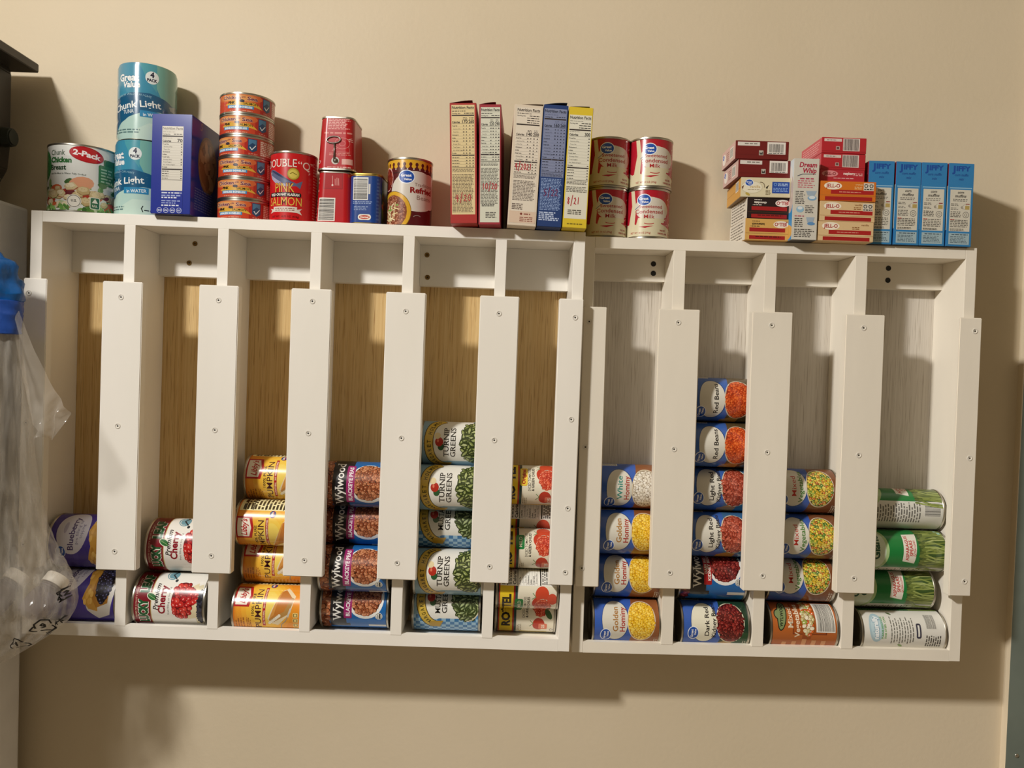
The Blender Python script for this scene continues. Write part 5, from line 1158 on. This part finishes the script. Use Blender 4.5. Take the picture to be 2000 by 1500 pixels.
# --- clear plastic bag with two white-capped bottles inside
def film(name, h, clear, rough=.22, spec=.6, tint='ffffff', streak=False):
    M = bpy.data.materials.new(name); M.use_nodes = True; N, L = nodes(M); b = N['Principled BSDF']
    b.inputs['Base Color'].default_value = hexlin(h); b.inputs['Roughness'].default_value = rough; b.inputs['Specular IOR Level'].default_value = spec
    t = N.new('ShaderNodeBsdfTransparent'); t.inputs[0].default_value = hexlin(tint); mx = N.new('ShaderNodeMixShader')
    tc = N.new('ShaderNodeTexCoord'); n = N.new('ShaderNodeTexNoise'); n.inputs['Scale'].default_value = 22; n.inputs['Detail'].default_value = 5
    mp = N.new('ShaderNodeMapping'); mp.inputs['Scale'].default_value = (4.5, 4.5, .35) if streak else (1.6, 1.6, .5); L.new(tc.outputs['Object'], mp.inputs[0]); L.new(mp.outputs[0], n.inputs['Vector'])
    r = N.new('ShaderNodeMapRange'); r.inputs[1].default_value = .3; r.inputs[2].default_value = .7; r.inputs[3].default_value = clear - (.24 if streak else .10); r.inputs[4].default_value = clear + (.14 if streak else .08)
    L.new(n.outputs['Fac'], r.inputs[0]); L.new(r.outputs[0], mx.inputs[0]); L.new(b.outputs[0], mx.inputs[1]); L.new(t.outputs[0], mx.inputs[2])
    bp = N.new('ShaderNodeBump'); bp.inputs['Strength'].default_value = .8; bp.inputs['Distance'].default_value = .004; L.new(n.outputs['Fac'], bp.inputs['Height']); L.new(bp.outputs[0], b.inputs['Normal'])
    L.new(mx.outputs[0], N['Material Output'].inputs[0]); return M
FILM = film('clear_film', 'd8d1c6', .78, streak=True); BOTTLE = film('bottle_plastic', '8c8288', .66, .12)
BLUEF = film('blue_film', '1262ac', .22, .3, .5, '4a90d8'); BLUEB = film('blue_band_film', '2450a8', .18, .4, .5, '3a60b8')
from mathutils import noise
bag = root('plastic_bag', 'clear plastic bag with blue top hanging in front of the rack at left', 'plastic bag', (.0, -.215, -.4))
bo = Vector((.0, -.215, -.4))
# right-hand outline (z, x) and half thickness
OUT = [(-.150, .047, .020), (-.20, .052, .024), (-.26, .058, .028), (-.32, .066, .031), (-.40, .074, .034), (-.47, .088, .046), (-.515, .106, .050), (-.548, .128, .052), (-.576, .137, .050), (-.605, .128, .042), (-.630, .098, .028), (-.652, .066, .020), (-.672, .030, .012), (-.684, -.012, .004)]
def outl(z, k):
    for (z0, *a), (z1, *b) in zip(OUT, OUT[1:]):
        if z <= z0 and z >= z1: t = (z0 - z) / (z0 - z1); return a[k] + (b[k] - a[k]) * t
    return OUT[-1][k + 1] if z < OUT[-1][0] else OUT[0][k + 1]
LEFT = -.047
def bagpt(z, a):
    """a: angle round the bag; 0 = right edge, -90 = towards the viewer"""
    xr, hy = outl(z, 0), outl(z, 1); xc, hx = (xr + LEFT) / 2, (xr - LEFT) / 2
    ca, sa = math.cos(a), math.sin(a); x = xc + hx * (abs(ca) ** .8) * (1 if ca > 0 else -1); y = -.215 + hy * sa
    t = (x - LEFT) / (xr - LEFT)
    fold = math.sin(t * 34 + 2.2 * math.sin(z * 9)) * .0028 * abs(sa) + math.sin(t * 15 + 1 + z * 4) * .004 * abs(sa)
    amp = .006 * min(1, max(.15, (-.40 - z) / .12)) if z < -.38 else .0014
    n = noise.noise(Vector((x * 26, y * 26, z * 20))) * amp * 1.5 + noise.noise(Vector((x * 70, y * 70, z * 60))) * amp * .6
    return Vector((x + n * .5 * abs(ca) * (1 if t < .97 else .6), y + fold + n, z + n * .4))
B = bmesh.new(); NA, NZ = 120, 110; rows = []
for j in range(NZ + 1):
    z = -.150 + (-.684 + .150) * j / NZ; rows.append([B.verts.new(bagpt(z, 2 * PI * k / NA) - bo) for k in range(NA)])
for a, b in zip(rows, rows[1:]):
    for k in range(NA): B.faces.new((a[k], b[k], b[(k + 1) % NA], a[(k + 1) % NA]))
B.faces.new(list(reversed(rows[-1])))
bmesh.ops.recalc_face_normals(B, faces=B.faces[:])
BV = BVHTree.FromBMesh(B)
link('film', mesh_of(B, 'film', [FILM], True), bag)
# loose corner of the bag that sticks out to the right
B = bmesh.new(); nu, nv = 14, 26; g = []
for j in range(nv + 1):
    t = j / nv; row = []
    a0 = Vector((.050 + .034 * t, -.226, -.200 - .153 * t)); a1 = Vector((.055 + .073 * t ** 1.05, -.228, -.162 - .156 * t - .004 * math.sin(t * 5)))
    for i in range(nu + 1):
        s_ = i / nu; p = a0.lerp(a1, s_); q = max(0, (t - .72) / .28)
        p.y += math.sin(s_ * PI * 2.2) * .004 + q * .009 * math.sin(s_ * 9 + t * 30) + noise.noise(p * 60) * .004 * (.4 + q * 2)
        p.z += q * .010 * math.sin(s_ * 7 + 1.5); row.append(B.verts.new(p - bo))
    g.append(row)
for a, b in zip(g, g[1:]):
    for k in range(nu): B.faces.new((a[k], a[k + 1], b[k + 1], b[k]))
# the folded tip
tip = B.verts.new(Vector((.1305, -.236, -.3165)) - bo)
for k in range(nu // 2, nu): B.faces.new((g[-1][k], g[-1][k + 1], tip))
c = link('loose_corner', mesh_of(B, 'loose_corner', [film('clear_film_corner', 'd8d0c4', .80, .12, .8)], True), bag)

# crumpled blue top and the band below it
def crumple(name, rings, M, amp, sc, parent, n=40):
    B = bmesh.new(); rr = []
    for z, xc, rx, ry in rings:
        r_ = []
        for k in range(n):
            a = 2 * PI * k / n; p = Vector((xc + rx * math.cos(a), -.222 + ry * math.sin(a), z)); d = noise.noise(p * sc) * amp; p += Vector((math.cos(a), math.sin(a), .4)) * d; r_.append(B.verts.new(p - bo))
        rr.append(r_)
    for a, b in zip(rr, rr[1:]):
        for k in range(n): B.faces.new((a[k], a[(k + 1) % n], b[(k + 1) % n], b[k]))
    B.faces.new(list(reversed(rr[0]))); B.faces.new(rr[-1]); bmesh.ops.recalc_face_normals(B, faces=B.faces[:])
    return link(name, mesh_of(B, name, [M], True), parent)
def interp(keys, n):
    out = []
    for i in range(n + 1):
        t = i / n * (len(keys) - 1); k = min(int(t), len(keys) - 2); f = t - k; f = f * f * (3 - 2 * f); out.append(tuple(a + (b - a) * f for a, b in zip(keys[k], keys[k + 1])))
    return out
crumple('blue_top', interp([(-.074, -.010, .012, .010), (-.090, -.002, .038, .022), (-.118, .003, .050, .030), (-.140, .005, .052, .031), (-.1505, .005, .048, .028)], 22), BLUEF, .011, 46, bag)['label'] = 'crumpled blue plastic top'
cb = crumple('blue_band', interp([(-.1495, .005, .0510, .028), (-.170, .005, .0505, .028), (-.196, .004, .0500, .027)], 16), BLUEB, .0030, 150, bag); cb['label'] = 'darker blue wrapped band'
# printed recycling marks, following the film
MARK = mat('black_bag_print', '14120f', .6)
def onbag(strokes, name, wd=.0022):
    a = Art(); 
    for s_ in strokes:
        for p, q in zip(s_, s_[1:]): a.line([p, q], wd * 1000, 'x')
    b2 = bmesh.new()
    for f in a.F:
        vs = []
        for i in f:
            u, v, o_ = a.V[i]; hit = BV.ray_cast(Vector((u / 1000, -.2, v / 1000)) , Vector((0, 1, 0)))
            y = hit[0].y - .0006 if hit[0] else -.04
            vs.append(b2.verts.new((u / 1000, y, v / 1000)))
        b2.faces.new(vs)
    return link(name, mesh_of(b2, name, [MARK]), bag)
def seg(pts, n=6):
    out = []
    for p, q in zip(pts, pts[1:]): out += [(p[0] + (q[0] - p[0]) * k / n, p[1] + (q[1] - p[1]) * k / n) for k in range(n)]
    return out + [pts[-1]]
def sym(cx, cz, r, rot, num, code):
    c, q = math.cos(math.radians(rot)), math.sin(math.radians(rot)); T = lambda l: [(cx + (x * c - y * q) * r, cz + (x * q + y * c) * r) for x, y in l]
    st_ = [T([(-.55, -.35), (-.75, .2), (-.35, .9), (.35, .9), (.62, .45)]), T([(.7, .1), (1.0, -.5), (.6, -.9), (-.2, -.9)]), T([(-.5, -.95), (-1.0, -.75), (-.75, -.15)])]
    for k, ch in enumerate(num):
        for ln in DIG[ch] if ch in DIG else [[(.8, .75), (.4, 1), (.15, .7), (.5, .45), (.8, .7), (.8, .2), (.3, 0)]]: st_.append(T([(-.28 + k * .5 + x * .45 - (0 if len(num) == 1 else .25), -.4 + y * .75) for x, y in ln]))
    return [seg(x) for x in st_]
onbag(sym(100, -206 + .0, 11, -18, '9', '') if False else sym(107, -606 + 400, 11, -20, '9', 'PE'), 'recycling_mark', .0019)
onbag(sym(75, -630 + 400, 10, -16, '4', ''), 'recycling_mark', .0015)
onbag(sym(131, -562 + 400, 7.5, 16, '2', ''), 'recycling_mark', .0015)
def word(t, x, z, h_, rot):
    L_ = {'P': [[(0, 0), (0, 1), (.5, .95), (.5, .55), (0, .5)]], 'E': [[(.5, 1), (0, 1), (0, 0), (.5, 0)], [(0, .5), (.4, .5)]], 'A': [[(0, 0), (.3, 1), (.6, 0)], [(.12, .4), (.5, .4)]], 'N': [[(0, 0), (0, 1), (.5, 0), (.5, 1)]], 'U': [[(0, 1), (0, .15), (.25, 0), (.5, .15), (.5, 1)]], ' ': []}
    c, q = math.cos(math.radians(rot)), math.sin(math.radians(rot)); out = []
    for k, ch in enumerate(t):
        for ln in L_[ch]: out.append(seg([(x + ((k * .95 + a) * c - b * q) * h_, z + ((k * .95 + a) * q + b * c) * h_) for a, b in ln], 3))
    return out
onbag(word('PE', 104, -624 + 400, 3.2, 25), 'recycling_mark', .0007)
onbag(word('A', 124, -607 + 400, 7.5, 22), 'print', .0012); onbag(word('N', 132, -600 + 400, 5.5, 26), 'print', .0012)
# bottles
def lathe(name, prof, M, parent, n=36):
    B = bmesh.new(); rr = [[B.verts.new((r * math.cos(2 * PI * k / n), r * math.sin(2 * PI * k / n), z)) for k in range(n)] for r, z in prof]
    for a, b in zip(rr, rr[1:]):
        for k in range(n): B.faces.new((a[k], a[(k + 1) % n], b[(k + 1) % n], b[k]))
    B.faces.new(list(reversed(rr[0]))); B.faces.new(rr[-1])
    me = mesh_of(B, name, [M], True); me.set_sharp_from_angle(angle=math.radians(40)); return link(name, me, parent)
CAPM = mat('white_cap', 'dcd4c6', .45)
first = None
for k, (x, y, z, ry, rx, wh) in enumerate([(.1010, -.212, -.558, 22, -42, 'right bottle with a white cap, inside the plastic bag'), (.0420, -.208, -.556, 26, -40, 'left bottle with a white cap, inside the plastic bag')]):
    if first is None:
        b_ = root('bottle', '', 'bottle'); first = b_
        lathe('bottle_body', [(.010, -.062), (.021, -.060), (.0235, -.054), (.0235, -.030), (.022, -.018), (.018, -.010), (.0165, -.004), (.0185, -.003), (.0185, -.001), (.0165, 0), (.0165, .009)], BOTTLE, b_)
        cp = lathe('cap', [(.0205, .0005), (.0212, .0015), (.0212, .0175), (.0198, .0195), (.016, .0200), (.002, .0200)], CAPM, b_)
        lathe('neck_ring', [(.0180, -.0075), (.0195, -.0070), (.0195, -.0050), (.0180, -.0045)], BOTTLE, b_)
    else:
        b_ = first.copy(); COL.objects.link(b_)
        for ch in first.children: cc = ch.copy(); COL.objects.link(cc); cc.parent = b_
    b_['label'] = wh; b_.location = (x, y, z); b_.rotation_euler = (math.radians(rx), math.radians(ry), 0); b_.scale = (.8, .8, .8)
